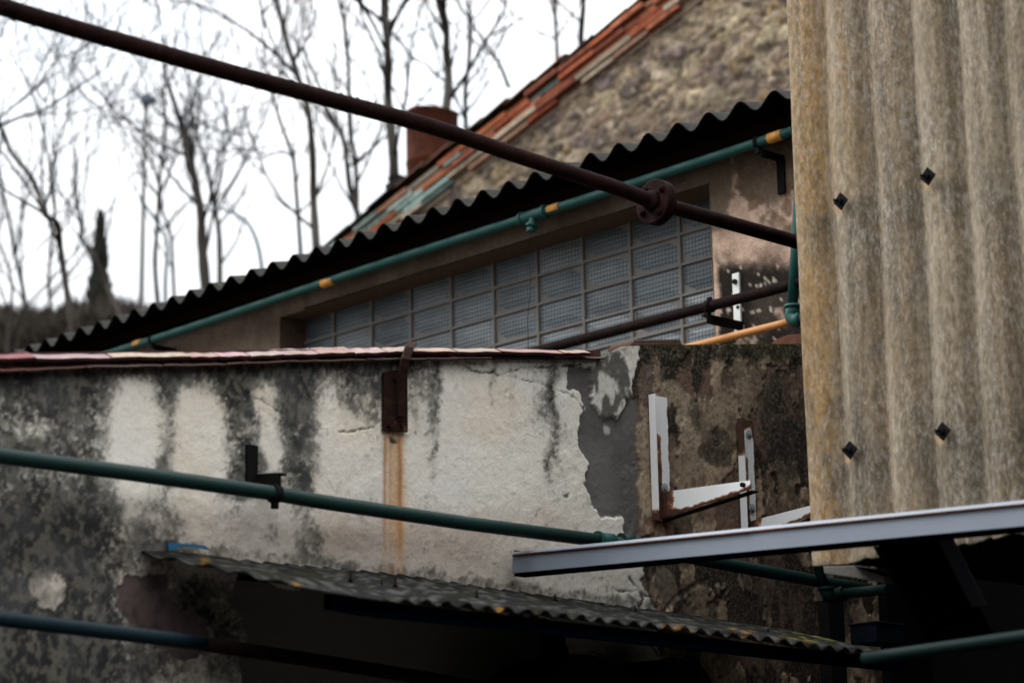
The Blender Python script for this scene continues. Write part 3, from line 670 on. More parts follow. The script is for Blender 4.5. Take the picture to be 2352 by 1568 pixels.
def orange_pipe():
    ep = EB - .16; a, b = onE(1530, 810, ep), onE(1822, 737, ep)
    m = MB(); m.tube([a.lerp(b, i / 10) for i in range(11)], .0165, 18); tag(m.build('orange_pipe', 'orange_paint'), 'short orange pipe emerging behind the mossy wall top', 'pipe')
    # vertical green pipe and its elbow
    ep = EB - .20; top, bot = onE(1838, 420, ep), onE(1820, 700, ep)
    t = thing('green_downpipe', 'green vertical pipe with elbow tucked beside the corrugated cladding', 'pipe', bot)
    R = .022; m = MB(); m.tube([top + Z * .1, top, top.lerp(bot, .5), bot], R, 18); m.build('pipe', 'green_paint', t)
    el = onE(1819, 738, ep); m = MB(); dr = -D; pts = [bot + Z * .0, bot.lerp(el, .5)]
    for k in range(7):
        a_ = k / 6 * PI / 2; pts.append(el + Z * .03 * (1 - math.sin(a_)) + dr * .03 * (1 - math.cos(a_)))
    pts.append(pts[-1] + dr * .02); m.tube(pts, R + .007, 18); m.tube([bot - Z * .0, bot - Z * .012], R + .012, 18); m.build('elbow', 'green_paint', t)
    m = MB(); m.tube([pts[-1], pts[-1] + dr * .14], R * .75, 14); m.tube([pts[-1] + dr * .005, pts[-1] + dr * .02], R * 1.15, 14); m.build('stub', 'grey_metal_dark', t)
    # rusty sheet behind the wall
    m = MB(); q = [onE(1770, 800, EB - .3), onE(1860, 800, EB - .3), onE(1860, 766, EB - .3), onE(1812, 770, EB - .3), onE(1782, 782, EB - .3)]
    m.prism(q, -E * .012); tag(m.build('rusty_sheet', 'rust_sheet', None, .002), 'rusty red metal scrap behind the mossy wall corner', 'scrap metal')
    w0, w1 = onE(1219, 545, EB - .05), onE(1212, 800, EB - .05)
    m = MB(); m.tube([w0.lerp(w1, i / 8) + D * .006 * math.sin(i * 1.3) for i in range(9)], .0018, 6); tag(m.build('thin_wire', 'wire_black'), 'thin black wire hanging down across the glass blocks', 'wire')
orange_pipe()

# ================================================================== BIG RUSTY PIPE WITH FLANGE
def big_pipe():
    # parallel to the wall (along E), sagging; passes in front of the wall and behind the cladding
    d0 = DW - .55
    pts = [(-420, -122), (-140, -28), (0, 15), (230, 83), (500, 159), (800, 240), (1000, 294), (1210, 365), (1420, 433), (1508, 465), (1700, 519), (1835, 557), (1930, 584)]
    W = [onD(x, y, d0) for x, y in pts]
    t = thing('flanged_pipe', 'long rusted pipe with bolted flange crossing the whole scene', 'pipe', W[6])
    fine = []
    for i in range(len(W) - 1):
        p0, p1, p2, p3 = W[max(i - 1, 0)], W[i], W[i + 1], W[min(i + 2, len(W) - 1)]
        for k in range(8):
            u = k / 8; fine.append(.5 * ((2 * p1) + (p2 - p0) * u + (2 * p0 - 5 * p1 + 4 * p2 - p3) * u * u + (3 * p1 - p0 - 3 * p2 + p3) * u ** 3))
    fine.append(W[-1]); R = .0245
    m = MB(); m.tube(fine, R, 22)
    ax = (W[10] - W[8]).normalized(); c = W[9]
    u = (Z - ax * Z.dot(ax)).normalized(); v = ax.cross(u)
    # thorny rust flakes along the near end
    for _ in range(110):
        k = random.uniform(0, .45) * (len(fine) - 1); i = int(k); p = fine[i].lerp(fine[i + 1], k - i)
        a = random.uniform(0, 2 * PI); dr = (u * math.cos(a) + v * math.sin(a)); q = p + dr * (R - .002)
        tip = q + dr * random.uniform(.003, .008) + ax * random.uniform(-.012, .012)
        m.tube([q, tip], [random.uniform(.002, .005), .0006], 5)
    m.build('pipe', 'rust_dark', t)
    for s in (-1, 1):
        m = MB(); q = c + ax * .0105 * s
        m.tube([q - ax * .0095, q - ax * .0075, q + ax * .0075, q + ax * .0095], [.071, .075, .075, .071], 40); fl = m.build('flange', 'rust_dark', t)
        m = MB(); m.tube([c + ax * .018 * s, c + ax * .035 * s, c + ax * .05 * s], [R + .013, R + .008, R + .001], 22); m.build('collar', 'rust_dark', fl)
        for k in range(4):
            a = PI / 4 + k * PI / 2 + .15; bp = c + (u * math.cos(a) + v * math.sin(a)) * .054
            m = MB(); m.tube([bp + ax * .019 * s, bp + ax * .030 * s], .0125, 6)
            m.tube([bp + ax * .030 * s, bp + ax * .036 * s], .007, 10); m.build('bolt', 'rust_dark', fl)
big_pipe()

# ================================================================== THINGS ON THE STAINED WALL
def green_wall_pipe():
    R = .0225
    wl = onD(570, 1100, DW)
    off = .13
    pts = [(-420, 962), (-90, 1030), (0, 1046), (300, 1086), (618, 1131), (746, 1153), (1061, 1200), (1396, 1243), (1640, 1290), (1900, 1338), (1990, 1352)]
    W = [onD(x, y, DW - off) for x, y in pts]
    t = thing('green_pipe', 'dark green pipe crossing in front of the stained wall', 'pipe', W[4])
    m = MB(); m.tube(W[:8], R, 20); m.tube(W[7:], R, 20); m.build('pipe', 'green_dark', t)
    ax = (W[7] - W[6]).normalized(); p = W[7]
    m = MB(); m.tube([p - ax * .045, p + ax * .02], R + .006, 18); m.tube([p - ax * .05, p - ax * .04], R + .009, 18); m.build('coupling', 'green_paint', t)
    m = MB(); q = p + ax * .06 + Z * .004; m.tube([q, q + ax * .05], R + .01, 8); m.tube([q + ax * .06, q + ax * .085], R + .004, 14); m.build('union_nut', 'green_dark', t)
    c = W[4] + (W[5] - W[4]) * .1; axl = (W[5] - W[4]).normalized()
    m = MB(); clamp(m, c, axl, R + .001, .012); m.tube([c - Z * (R + .004), c - Z * (R + .022)], .012, 8)
    m.build('clamp', 'black_iron', t)
    m = MB(); e0 = onD(558, 1060, DW).dot(E); e1 = onD(583, 1060, DW).dot(E); z1 = onD(570, 1024, DW).z; z0 = onD(570, 1124, DW).z
    m.box(edz(e0, DW - .022, z0), E * (e1 - e0), D * .012, Z * (z1 - z0))
    am = onD(642, 1088, DW - off)
    q = edz(e0, DW - .02, z0 + .004); dirv = edz(am.dot(E), DW - off - .02, 0) - edz(e1, DW - .02, 0)
    m.box(edz(e1 - .01, DW - .02, z0 - .002), Vector((dirv.x, dirv.y, 0)) + Z * (c.z + .016 - z0), E * .004 + D * .004, Z * .045)
    m.box(edz(e1 - .01, DW - .02, z0 + .04), Vector((dirv.x, dirv.y, 0)) + Z * (c.z + .016 - z0), E * .03 + D * .01, Z * .006)
    m.build('wall_bracket', 'black_iron', t, .001)
green_wall_pipe()
def blue_pipe():
    W = [onD(x, y, DW - .25) for x, y in [(-420, 1362), (-90, 1408), (0, 1420), (200, 1444), (388, 1467), (470, 1478)]]
    V = [onD(x, y, DW - .25) for x, y in [(470, 1478), (700, 1512), (1000, 1560), (1200, 1596)]]
    t = thing('blue_pipe', 'dark blue grey pipe low on the left of the stained wall', 'pipe', W[2])
    m = MB(); m.tube(W, .0205, 18); m.build('pipe', 'blue_pipe', t)
    m = MB(); m.tube(V, .0205, 18); m.build('rusty_length', 'rust_pipe', t)
blue_pipe()
def rust_hanger():
    t = thing('rusted_hanger', 'rusted plate and strap hooked over the tiled wall top', 'bracket', onD(903, 990, DW))
    q = [onD(*p, DW - .016) for p in [(876, 990), (932, 993), (931, 858), (905, 850), (877, 856)]]
    m = MB(); m.prism(q, -D * .012); pl = m.build('plate', 'rust_plate', t, .002)
    m = MB(); s = [(948, 790), (938, 798), (929, 825), (923, 860), (922, 900), (921, 958)]
    offs = [-.02, .05, .075, .06, .045, .04]
    pts = [onD(x, y, DW - o) for (x, y), o in zip(s, offs)]
    wv = E * .034
    vs = []; fs = []
    for i, p in enumerate(pts):
        th = (Z * .008 if i == 0 else -D * .009)
        vs += [p - wv * .5, p + wv * .5, p + wv * .5 + th, p - wv * .5 + th]
    for i in range(len(pts) - 1):
        for k in range(4): fs.append((i * 4 + k, i * 4 + (k + 1) % 4, i * 4 + 4 + (k + 1) % 4, i * 4 + 4 + k))
    fs += [(3, 2, 1, 0), tuple(len(vs) - 4 + k for k in range(4))]
    m.add(vs, fs); m.build('strap', 'rust_plate', t, .002)
    for p in ((905, 870), (893, 975), (922, 975)):
        m = MB(); q = onD(*p, DW - .026); m.tube([q, q - D * .010], .009, 6); m.build('bolt', 'rust_plate', pl)
rust_hanger()
def set_rust(o, fn):
    me = o.data; L = root_loc(o.parent); V = np.array([tuple(v.co + L) for v in me.vertices])
    a = me.attributes.new('rust', 'FLOAT', 'POINT'); a.data.foreach_set('value', fn(V).astype('f'))
def fineplate(m, o, a, b, c, na, nb):
    "plate o + a*u + b*v with thickness c, finely divided so wear can follow it"
    vs = []; o = Vector(o)
    for s in (0, 1):
        for i in range(na + 1):
            for j in range(nb + 1): vs.append(o + a * (i / na) + b * (j / nb) + c * s)
    n1 = (na + 1) * (nb + 1); fs = []; ix = lambda s, i, j: s * n1 + i * (nb + 1) + j
    fl = a.cross(b).dot(c) < 0
    for i in range(na):
        for j in range(nb):
            fs.append((ix(0, i, j), ix(0, i, j + 1), ix(0, i + 1, j + 1), ix(0, i + 1, j))); fs.append((ix(1, i, j), ix(1, i + 1, j), ix(1, i + 1, j + 1), ix(1, i, j + 1)))
    for i in range(na):
        fs.append((ix(0, i, 0), ix(0, i + 1, 0), ix(1, i + 1, 0), ix(1, i, 0))); fs.append((ix(0, i + 1, nb), ix(0, i, nb), ix(1, i, nb), ix(1, i + 1, nb)))
    for j in range(nb):
        fs.append((ix(0, 0, j + 1), ix(0, 0, j), ix(1, 0, j), ix(1, 0, j + 1))); fs.append((ix(0, na, j), ix(0, na, j + 1), ix(1, na, j + 1), ix(1, na, j)))
    if fl: fs = [f[::-1] for f in fs]
    m.add(vs, fs)
def z7(x, y): return (1378 + .3662 * x, 746.5 + .3662 * y)
def ac_bracket(name, label, rail_top, rail_bot, flw, web, arm_tip, arm_th, rusttop, cut):
    # rail: angle iron, its web flat on the wall, its flange standing out from it; arm pointing out from the wall
    p0 = onD(*rail_top, DW - .012); p1 = onD(*rail_bot, DW - .012); e0 = (p0.dot(E) + p1.dot(E)) / 2; ea = e0 + .034
    t = thing(name, label, 'bracket', p1, 'air conditioner wall brackets')
    zt, zb = p0.z, p1.z; H = zt - zb
    m = MB(); fineplate(m, edz(e0, DW - .016, zb), Z * H, E * web, -D * .004, 60, 8)
    o = m.build('rail', 'white_rust', t)
    m2 = MB(); fineplate(m2, edz(e0, DW - .016, zb), Z * H, -D * flw, -E * .004, 60, 6); fl = m2.build('flange', 'white_rust', o)
    fr = lambda V: np.clip(1 - (V[:, 2] - zb) / .075, 0, 1) * 1.0 + np.clip((V[:, 2] - (zt - rusttop)) / (rusttop + 1e-3), 0, 1) * (1.0 if rusttop else 0) + .30 * ss(.012, .0, np.abs((V @ En - e0) - web)) + .14 * ss(.6, .2, (V[:, 2] - zb) / H) + .66 * ss(.70, .44, (V @ En - e0) / web) * ss(.86, .62, (V[:, 2] - zb) / H) + .5 * ss(.86, 1.0, (V @ En - e0) / web) * (1 if rusttop else .45)
    set_rust(o, fr); set_rust(fl, lambda V: np.clip(1 - (V[:, 2] - zb) / .06, 0, 1) + (1.3 * np.clip((V[:, 2] - (zt - .17)) / .10, 0, 1) if rusttop else 0) + .1)
    m = MB(); w = edz(e0 + web * .66, DW - .02, zb + H * .27); m.tube([w, w - D * .004], .016, 16); m.tube([w - D * .004, w - D * .010], .010, 6); m.build('bolt', 'steel', o)
    if rusttop:
        m = MB(); w = edz(e0 + web * .66, DW - .02, zt - .05); m.tube([w, w - D * .004], .015, 16); m.tube([w - D * .004, w - D * .009], .009, 6); m.build('bolt', 'steel', o)
    tip = onE(*arm_tip, ea + .004); La = DW - tip.dot(D); za = zb + cut
    d0 = DW - .02
    # tapered vertical blade + bottom lip
    m = MB(); nA = 60; vs = []; fs = []
    for i in range(nA + 1):
        u = i / nA; dd = d0 - (La - .02) * u; ztp = lerp(za + arm_th, tip.z + arm_th * .10, u); zbt = lerp(za - .015, tip.z - .022, u)
        for s in (0, .004):
            for k in range(5): vs.append(edz(ea + .004 + s, dd, lerp(zbt, ztp, k / 4)))
    for i in range(nA):
        b0 = i * 10; b1 = b0 + 10
        for k in range(4): fs.append((b0 + k, b0 + k + 1, b1 + k + 1, b1 + k)); fs.append((b0 + 5 + k, b1 + 5 + k, b1 + 6 + k, b0 + 6 + k))
        fs.append((b0 + 4, b0 + 9, b1 + 9, b1 + 4)); fs.append((b0, b1, b1 + 5, b0 + 5))
    fs.append((0, 5, 6, 7, 8, 9, 4, 3, 2, 1)); b0 = nA * 10; fs.append((b0, b0 + 1, b0 + 2, b0 + 3, b0 + 4, b0 + 9, b0 + 8, b0 + 7, b0 + 6, b0 + 5))
    m.add(vs, fs); a = m.build('arm', 'white_rust', t)
    def rf(V):
        dd = (d0 - V @ Dn) / La; zl = za - .015 + (tip.z - .022 - za + .015) * dd
        return np.clip(1.1 - dd / .20, 0, 1) + .75 * ss(.022, .002, V[:, 2] - zl) + ss(.90, 1.0, dd) + .05
    set_rust(a, rf)
    m = MB(); fineplate(m, edz(ea + .008, d0, za - .019), -D * (La - .02) + Z * (tip.z - .022 - za + .015), E * .036, -Z * .004, 30, 3); l = m.build('arm_lip', 'rust_plate', a)
    m = MB(); w = edz(ea + .002, DW - La + .03, tip.z - .005); m.tube([w + E * .008, w - E * .012], .008, 6); m.build('tip_bolt', 'rust_plate', a)
ac_bracket('wall_bracket', 'white rust-streaked angle bracket with its whole arm showing, left of two', z7(312, 440), z7(322, 1225), .030, .086, z7(945, 985), .075, 0, .028)
ac_bracket('wall_bracket', 'white bracket with rusted top beside the cladding, right of two', z7(866, 590), z7(880, 1345), .030, .080, (1905, 1152), .05, .07, .02)

# ================================================================== LOWER CORRUGATED AWNING
def awning():
    t = thing('awning', 'weathered grey corrugated awning with orange lichen, fixed to stained wall', 'awning', onD(1200, 1370, DW))
    rear = [(325, 1262), (420, 1266), (746, 1300), (900, 1316), (1100, 1345), (1300, 1372), (1500, 1398), (1700, 1428), (1900, 1452), (2100, 1470)]
    front = [(315, 1270), (480, 1296), (700, 1338), (860, 1366), (1000, 1380), (1200, 1402), (1400, 1424), (1600, 1446), (1800, 1470), (2100, 1502)]
    DR = DW - .015; DF = DW - .75; per = .074
    re = [onD(x, y, DR) for x, y in rear]; fe = [onD(x, y, DF) for x, y in front]
    ea0, ea1 = re[0].dot(E), re[-1].dot(E)
    k = 10; es = np.arange(ea0, onD(2055, 1500, DF).dot(E), per / k); nu = len(es); nv = 40
    zr = np.interp(es, [p.dot(E) for p in re], [p.z for p in re]); zf = np.interp(es, [p.dot(E) for p in fe], [p.z for p in fe])
    lo = fe[0].dot(E)
    wav = .0088 * np.cos(2 * PI * es / per)
    ew = es
    P = np.zeros((nu, nv, 3)); el = onD(900, 1372, DF).dot(E); am_ = ss(el - .05, el + .12, es)
    for j in range(nv):
        u = j / (nv - 1)
        if j == nv - 1: u += 0
        jag = (fbm(es * 3, es * 0 + 5, 3, 91) - .5) * .03
        P[:, j, :] = es[:, None] * En[None] + (lerp(DR, DF, u) + jag * (u > .9))[:, None] * Dn[None]
        P[:, j, 2] = lerp(zr, zf, u) - .010 + wav * am_ + (1 - am_) * .006 * math.cos(2 * PI * u * 4.5) + (fbm(es * 1.5, es * 0 + u * 2, 3, 92) - .5) * .02
    Pf = P.reshape(-1, 3); px, py = proj(Pf); EEe = Pf @ En; DDd = Pf @ Dn
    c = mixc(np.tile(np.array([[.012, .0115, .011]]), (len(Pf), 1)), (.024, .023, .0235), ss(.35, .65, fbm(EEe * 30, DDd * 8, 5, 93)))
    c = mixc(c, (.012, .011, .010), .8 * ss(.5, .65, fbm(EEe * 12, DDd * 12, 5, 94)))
    n = fbm(EEe * 28, DDd * 28, 4, 95)
    for (x, y, rx, ry, am) in [(470, 1290, 14, 12, 1), (675, 1345, 16, 9, 1), (1145, 1400, 16, 9, .9), (1000, 1386, 14, 8, .6), (1560, 1443, 60, 8, .9), (1690, 1456, 50, 14, 1), (1725, 1474, 18, 9, 1.2), (1600, 1450, 30, 8, .8), (1390, 1424, 14, 6, .6), (1850, 1470, 30, 8, .5), (1800, 1470, 20, 8, .6)]:
        c = mixc(c, (.30, .15, .022), np.clip(ss(.56, .64, n + .10 * am) * ss(.3, .7, blob(px, py, x, y, rx, ry)) * ss(.45, .6, fbm(EEe * 70, DDd * 70, 3, 97)), 0, .8))
    c = mixc(c, (.020, .020, .010), .6 * ss(.5, .62, fbm(EEe * 16, DDd * 16, 4, 98)))
    c = mixc(c, (.09, .088, .085), .55 * ss(.58, .66, fbm(EEe * 40, DDd * 40, 4, 99)))
    c = mixc(c, (.16, .16, .03), .8 * blob(px, py, 1880, 1462, 70, 14) * ss(.45, .6, n))
    nf = nu
    o = gridmesh('sheet', Pf, nu, nv, 'rear_plaster', t, c); sd = o.modifiers.new('Solidify', 'SOLIDIFY'); sd.thickness = .006; sd.offset = 0
    # hook bolts standing up from the sheet
    for (x, y) in [(805, 1325), (877, 1342), (908, 1338), (1095, 1365), (1148, 1382), (1275, 1372), (1397, 1412), (1459, 1398), (1583, 1437), (1765, 1452)]:
        u = .25 if y < interp(rear, x) + 14 else .62
        d = lerp(DR, DF, u); p0 = onD(x, y + 6, d)
        m = MB(); zz = p0.z; m.tube([p0 - Z * .012, p0 + Z * .022], .0032, 7); m.tube([p0 - Z * .004, p0 + Z * .002], .008, 8); m.build('hook_bolt', 'rust_pipe', t)
    # blue-black fascia under the front edge and wall plate
    m = MB()
    for (xa, xb) in [(i, i + 60) for i in range(760, 2080, 60)]:
        pa = onD(xa, interp(front, xa) + 14, DF + .05); pb = onD(xb, interp(front, xb) + 14, DF + .05)
        m.add([pa, pb, pb - Z * .04, pa - Z * .04, pa + D * .03, pb + D * .03, pb - Z * .04 + D * .03, pa - Z * .04 + D * .03], [(0, 3, 2, 1), (4, 5, 6, 7), (0, 1, 5, 4), (3, 7, 6, 2)])
    m.build('front_batten', 'blue_dark', t)
    # blue flashing scraps along the wall joint
    for nm, q in (('left', [(383, 1246), (386, 1264), (398, 1261), (412, 1254), (440, 1256), (480, 1262), (468, 1253), (430, 1249)]), ('right', [(1312, 1374), (1318, 1386), (1392, 1394), (1388, 1386)])):
        m = MB(); m.prism([onD(x, y, DW - .03) for x, y in q], -D * .006)
        tag(m.build('plastic_strip', 'blue_plastic' if nm == 'left' else 'blue_dark'), 'bright blue plastic scrap at the left end of awning' if nm == 'left' else 'thin dark blue plastic edge behind the middle of awning', 'plastic strip')
awning()
def dark_drums():
    # round dark things stored below the awning
    for (x0, x1, yt, lab) in ((1235, 1480, 1500, 'larger black round drum in shadow under the awning'), (1497, 1640, 1508, 'smaller black round drum beside the pale wall patch')):
        d0 = DW - .35; a, b = onD(x0, 1560, d0), onD(x1, 1560, d0); r = (b.dot(E) - a.dot(E)) / 2; tp = onD((x0 + x1) / 2, yt, d0)
        c = edz((a.dot(E) + b.dot(E)) / 2, d0, tp.z - r)
        t = thing('drum', lab, 'drum', c, 'dark drums under the awning')
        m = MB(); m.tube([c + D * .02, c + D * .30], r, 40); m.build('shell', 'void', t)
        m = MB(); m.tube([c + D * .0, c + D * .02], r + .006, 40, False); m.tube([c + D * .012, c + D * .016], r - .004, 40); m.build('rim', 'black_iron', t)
dark_drums()

# ================================================================== RIGHT SHED: CORRUGATED CLADDING
def right_shed():
    t = thing('clad_shed', 'shed clad in weathered tan corrugated fibre cement with diamond washers', 'shed', edz(EP + .6, DW - 2.5, 0))
    dl = onE(1845, 700, EP).dot(D); dr = onE(2450, 700, EP).dot(D) - .6
    tro = [onE(x, 205, EP).dot(D) for x in (1892, 1997, 2099.5, 2199.5, 2312)]; per = (tro[0] - tro[-1]) / 4; print('panel period', per, dl - dr)
    BOT = [(1700, 1302), (1879, 1301), (1915, 1299), (1948, 1294), (1990, 1285), (2020, 1282), (2044, 1277), (2062, 1268), (2079, 1263), (2120, 1258), (2178, 1252), (2237, 1249), (2255, 1240), (2272, 1234), (2352, 1226), (2600, 1190)]
    st = .0062; ds = np.arange(dr, dl, st); ds[-1] = dl; nu = len(ds); nv = 420
    xb = np.linspace(1700, 2600, 400); be = [onE(x, interp(BOT, x), EP) for x in xb]
    zb = np.interp(ds, [p.dot(D) for p in be][::-1], [p.z for p in be][::-1]) + (fbm(ds * 30, ds * 0, 4, 70) - .5) * .02 * (ds < dl - .12)
    ztp = onE(1900, -90, EP).z + .25
    tv = np.linspace(0, 1, nv); DD = np.repeat(ds, nv); ZZ = (zb[:, None] + (ztp - zb[:, None]) * tv[None]).ravel()
    ph = 2 * PI * (DD - tro[0]) / per
    A = .0152; wav = -A * np.cos(ph) - .005 * np.cos(2 * ph)
    # slight bow and thickness variations
    bow = (fbm(DD * 2, ZZ * 1.3, 3, 71) - .5) * .02
    P = (EP - wav + bow)[:, None] * En[None] + DD[:, None] * Dn[None]; P[:, 2] = ZZ
    px, py = proj(P)
    fl = fbm(DD * 7, ZZ * 3, 5, 72); fm = fbm(DD * 24, ZZ * 14, 5, 73); fs_ = fbm(DD * 14, ZZ * 1.6, 4, 74)
    crest = .5 - .5 * np.cos(ph)          # 1 at ridges
    c = np.tile(np.array([[.235, .195, .145]]), (len(DD), 1))
    c = mixc(c, (.17, .150, .120), ss(.35, .65, fl))
    c = mixc(c, (.33, .285, .225), .55 * ss(.45, .7, fs_))
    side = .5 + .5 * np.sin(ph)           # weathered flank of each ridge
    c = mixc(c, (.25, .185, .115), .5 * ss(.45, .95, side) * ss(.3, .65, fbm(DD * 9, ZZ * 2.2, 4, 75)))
    c = mixc(c, (.34, .225, .10), .85 * ss(1945, 1890, px - (py - 400) * .045 + 10) )
    c = mixc(c, (.30, .205, .095), .55 * ss(2010, 1960, px - (py - 400) * .045) * ss(.35, .6, fl) * ss(520, 400, py))
    line = py + (fm - .5) * 30
    band = ss(468, 492, line + (px - 1930) * .27) * ss(640, 520, line + (px - 1930) * .27) + ss(1010, 1050, line + (px - 1950) * .2) * ss(1200, 1080, line + (px - 1950) * .2) * .8
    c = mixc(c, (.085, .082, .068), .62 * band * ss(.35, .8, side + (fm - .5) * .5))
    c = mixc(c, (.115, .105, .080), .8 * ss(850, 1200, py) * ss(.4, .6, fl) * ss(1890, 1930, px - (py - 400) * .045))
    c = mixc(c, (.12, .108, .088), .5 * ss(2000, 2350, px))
    c = mixc(c, (.13, .10, .065), .5 * ss(.54, .68, fbm(DD * 30, ZZ * 1.0, 4, 76)))
    c = mixc(c, (.36, .33, .28), .45 * ss(.52, .68, fbm(DD * 70, ZZ * 1.6, 4, 78)))
    c = mixc(c, (.075, .068, .055), .5 * ss(.58, .74, fbm(DD * 5, ZZ * 4, 5, 79)) * ss(.4, .7, fm))
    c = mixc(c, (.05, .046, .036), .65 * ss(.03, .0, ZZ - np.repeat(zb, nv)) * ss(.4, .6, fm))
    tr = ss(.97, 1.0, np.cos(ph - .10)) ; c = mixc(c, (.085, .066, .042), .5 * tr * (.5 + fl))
    c = mixc(c, (.40, .375, .34), .38 * ss(.0, .9, -np.sin(ph)) * ss(.3, .6, fs_))  # light on the left flank of each ridge, painted into the colour
    c = c * np.array([[.80, .715, .59]])
    for (bx, by) in ((1930, 462), (2130, 405), (1951, 1033), (2164, 990)):
        wob = (fm - .5) * 14
        c = mixc(c, (.42, .27, .12), .8 * np.exp(-((px - bx - 1 + wob) / 11) ** 2) * ss(by + 6, by + 14, py) * ss(by + 34, by + 24, py + wob))
    edzp = np.stack([P @ En, DD, ZZ], 1)
    o = gridmesh('corrugated_cladding', P, nu, nv, 'fibre_cement', t, c, None, edzp); sd = o.modifiers.new('Solidify', 'SOLIDIFY'); sd.thickness = .008; sd.offset = 0
    # washers and bolts
    for (x, y) in ((1930, 462), (2130, 405), (1951, 1033), (2164, 990)):
        p = onE(x, y, EP - .038); s = .029
        m = MB(); cn = [p + D * s, p - Z * s, p - D * s, p + Z * s]
        m.prism(cn, E * .005); wsh = m.build('washer', 'black_iron', t, .001)
        m = MB(); m.tube([p + E * .002, p - E * .012], .011, 6); m.tube([p - E * .012, p - E * .026 + D * .006], .0045, 8); m.build('bolt', 'black_iron', wsh)
    # rusty corner angle at the left edge
    m = MB(); q0, q1 = onE(1832, 585, EP + .02), onE(1870, 1195, EP + .02); zt, zb2 = q0.z, q1.z
    m.box(edz(EP + .02, dl - .012, zb2), E * .004, D * .022, Z * (zt - zb2)); m.box(edz(EP + .024, dl - .012, zb2), E * .05, D * .004, Z * (zt - zb2)); m.build('corner_angle', 'rust_pipe', t)
    # shed carcass behind the cladding
    m = MB(); zt = ztp
    zc = min(be[200].z, be[120].z)
    m.box(edz(EP + .055, dr - 2.2, zc + .12), E * .05, D * (dl - dr + 2.1), Z * .09)      # rail behind the sheet
    m.box(edz(EB - .06, dr - 2.5, 0), E * .05, D * (DW - dr + 2.34), Z * zt)                # back wall
    m.box(edz(EP + .05, dr - 2.5, 0), E * (EB - EP - .1), D * .08, Z * zt)                # far end
    m.box(edz(EP + .04, dr - 2.5, zt - .02), E * (EB - EP), D * (dl - dr + 2.4), Z * .06)  # roof
    dk = onE(2027, 1400, EB - .07).dot(D)
    dq = onD(2028, 1400, DW - .12).dot(E)
    m.box(edz(dq, DW - .14, 0), E * (EB - dq), D * .04, Z * (onD(2028, 1300, DW - .12).z))
    m.build('carcass', 'dark_shed', t)
    m = MB(); z1 = onE(2100, 1266, EP + .06).z
    m.box(edz(EP + .06, dr - 2.4, z1), E * (EB - EP - .2), D * (dl - dr + 2.35), Z * .05); m.build('inner_ceiling', 'dark_shed', t)
    # slab edge under the cladding corner
    m = MB(); q = [onE(x, y, EP + .12) for x, y in [(1890, 1300), (1960, 1298), (2030, 1322), (2030, 1338), (1960, 1326), (1893, 1316)]]
    m.prism(q, E * .10); m.build('slab_edge', 'concrete', t, .003)
right_shed()
def beam():
    dA = DW - .05; A0 = onD(1177, 1293, dA); eA = A0.dot(E)
    B0 = onE(2700, 1146, eA + .03); L = B0 - A0; ax = L.normalized()
    print('beam', A0, B0)
    t = thing('metal_beam', 'pale grey metal beam jutting from stained wall past the cladding', 'beam', A0)
    up_ = (Z - ax * Z.dot(ax)).normalized(); out = ax.cross(up_); out = out if out.dot(E) < 0 else -out
    h = .064; w = .05; n = 14
    prof = [(0, -h / 2), (0, h / 2 - .011), (.0035, h / 2 - .009), (.0035, h / 2 - .006), (0, h / 2 - .004), (-.004, h / 2 + .003), (-.010, h / 2 + .007), (-.014, h / 2 + .0075), (-.020, h / 2 + .007), (-.020, h / 2 + .004), (-.012, h / 2 + .004), (-.003, h / 2 - .012), (-.003, -h / 2 + .003), (-w, -h / 2 + .003), (-w, -h / 2)]
    def sweep(p0, p1, name, prof, mat, par):
        m = MB(); k = len(prof); vs = [p0 + out * a + up_ * b for a, b in prof] + [p1 + out * a + up_ * b for a, b in prof]
        fs = [(i, (i + 1) % k, k + (i + 1) % k, k + i) for i in range(k)]; m.add(vs, fs); m.add([vs[i] for i in range(k)], [tuple(range(k))]); m.add([vs[k + i] for i in range(k)], [tuple(range(k))[::-1]])
        return m.build(name, mat, par)
    js = A0 + L * .42
    sweep(A0, js, 'length', prof, 'grey_metal', t)
    sweep(js + ax * .001 + out * .002, B0, 'length', prof, 'grey_metal', t)
    m = MB(); m.tube([A0 + ax * .01 + out * .006 + up_ * (h / 2 - .0075), B0 + out * .006 + up_ * (h / 2 - .0075)], .0034, 6); m.build('red_seal', 'rust_sheet', t)
    m = MB(); m.box(A0 - up_ * (h / 2 + .010) - out * .008, L, -out * .050, up_ * .0095); m.build('under_rail', 'void', t)
    m = MB(); m.box(A0 - ax * .006 - up_ * h / 2 - out * .012, ax * .005, -out * .036, up_ * (h + .012)); m.build('end_cap', 'black_iron', t)
    # diagonal strut in the dark
    d_, s0 = eA + .10, onE(2150, 1232, eA + .08)
    s1 = onE(2232, 1392, eA + .30)
    t2 = thing('strut', 'faint grey diagonal strut in the dark below the metal beam', 'strut', s1)
    m = MB(); ax2 = s1 - s0; m.box(s0, ax2, -D * .05, E * .006); m.build('front_plate', 'grey_metal_dark', t2)
    m = MB(); m.box(s0 + D * .22, ax2, D * .004, E * .05); m.build('side_plate', 'black_iron', t2)
    m = MB(); m.box(s0 + E * .007 + D * .0, ax2 * 1.6, D * .215, E * .03); m.build('dark_web', 'void', t2)
beam()
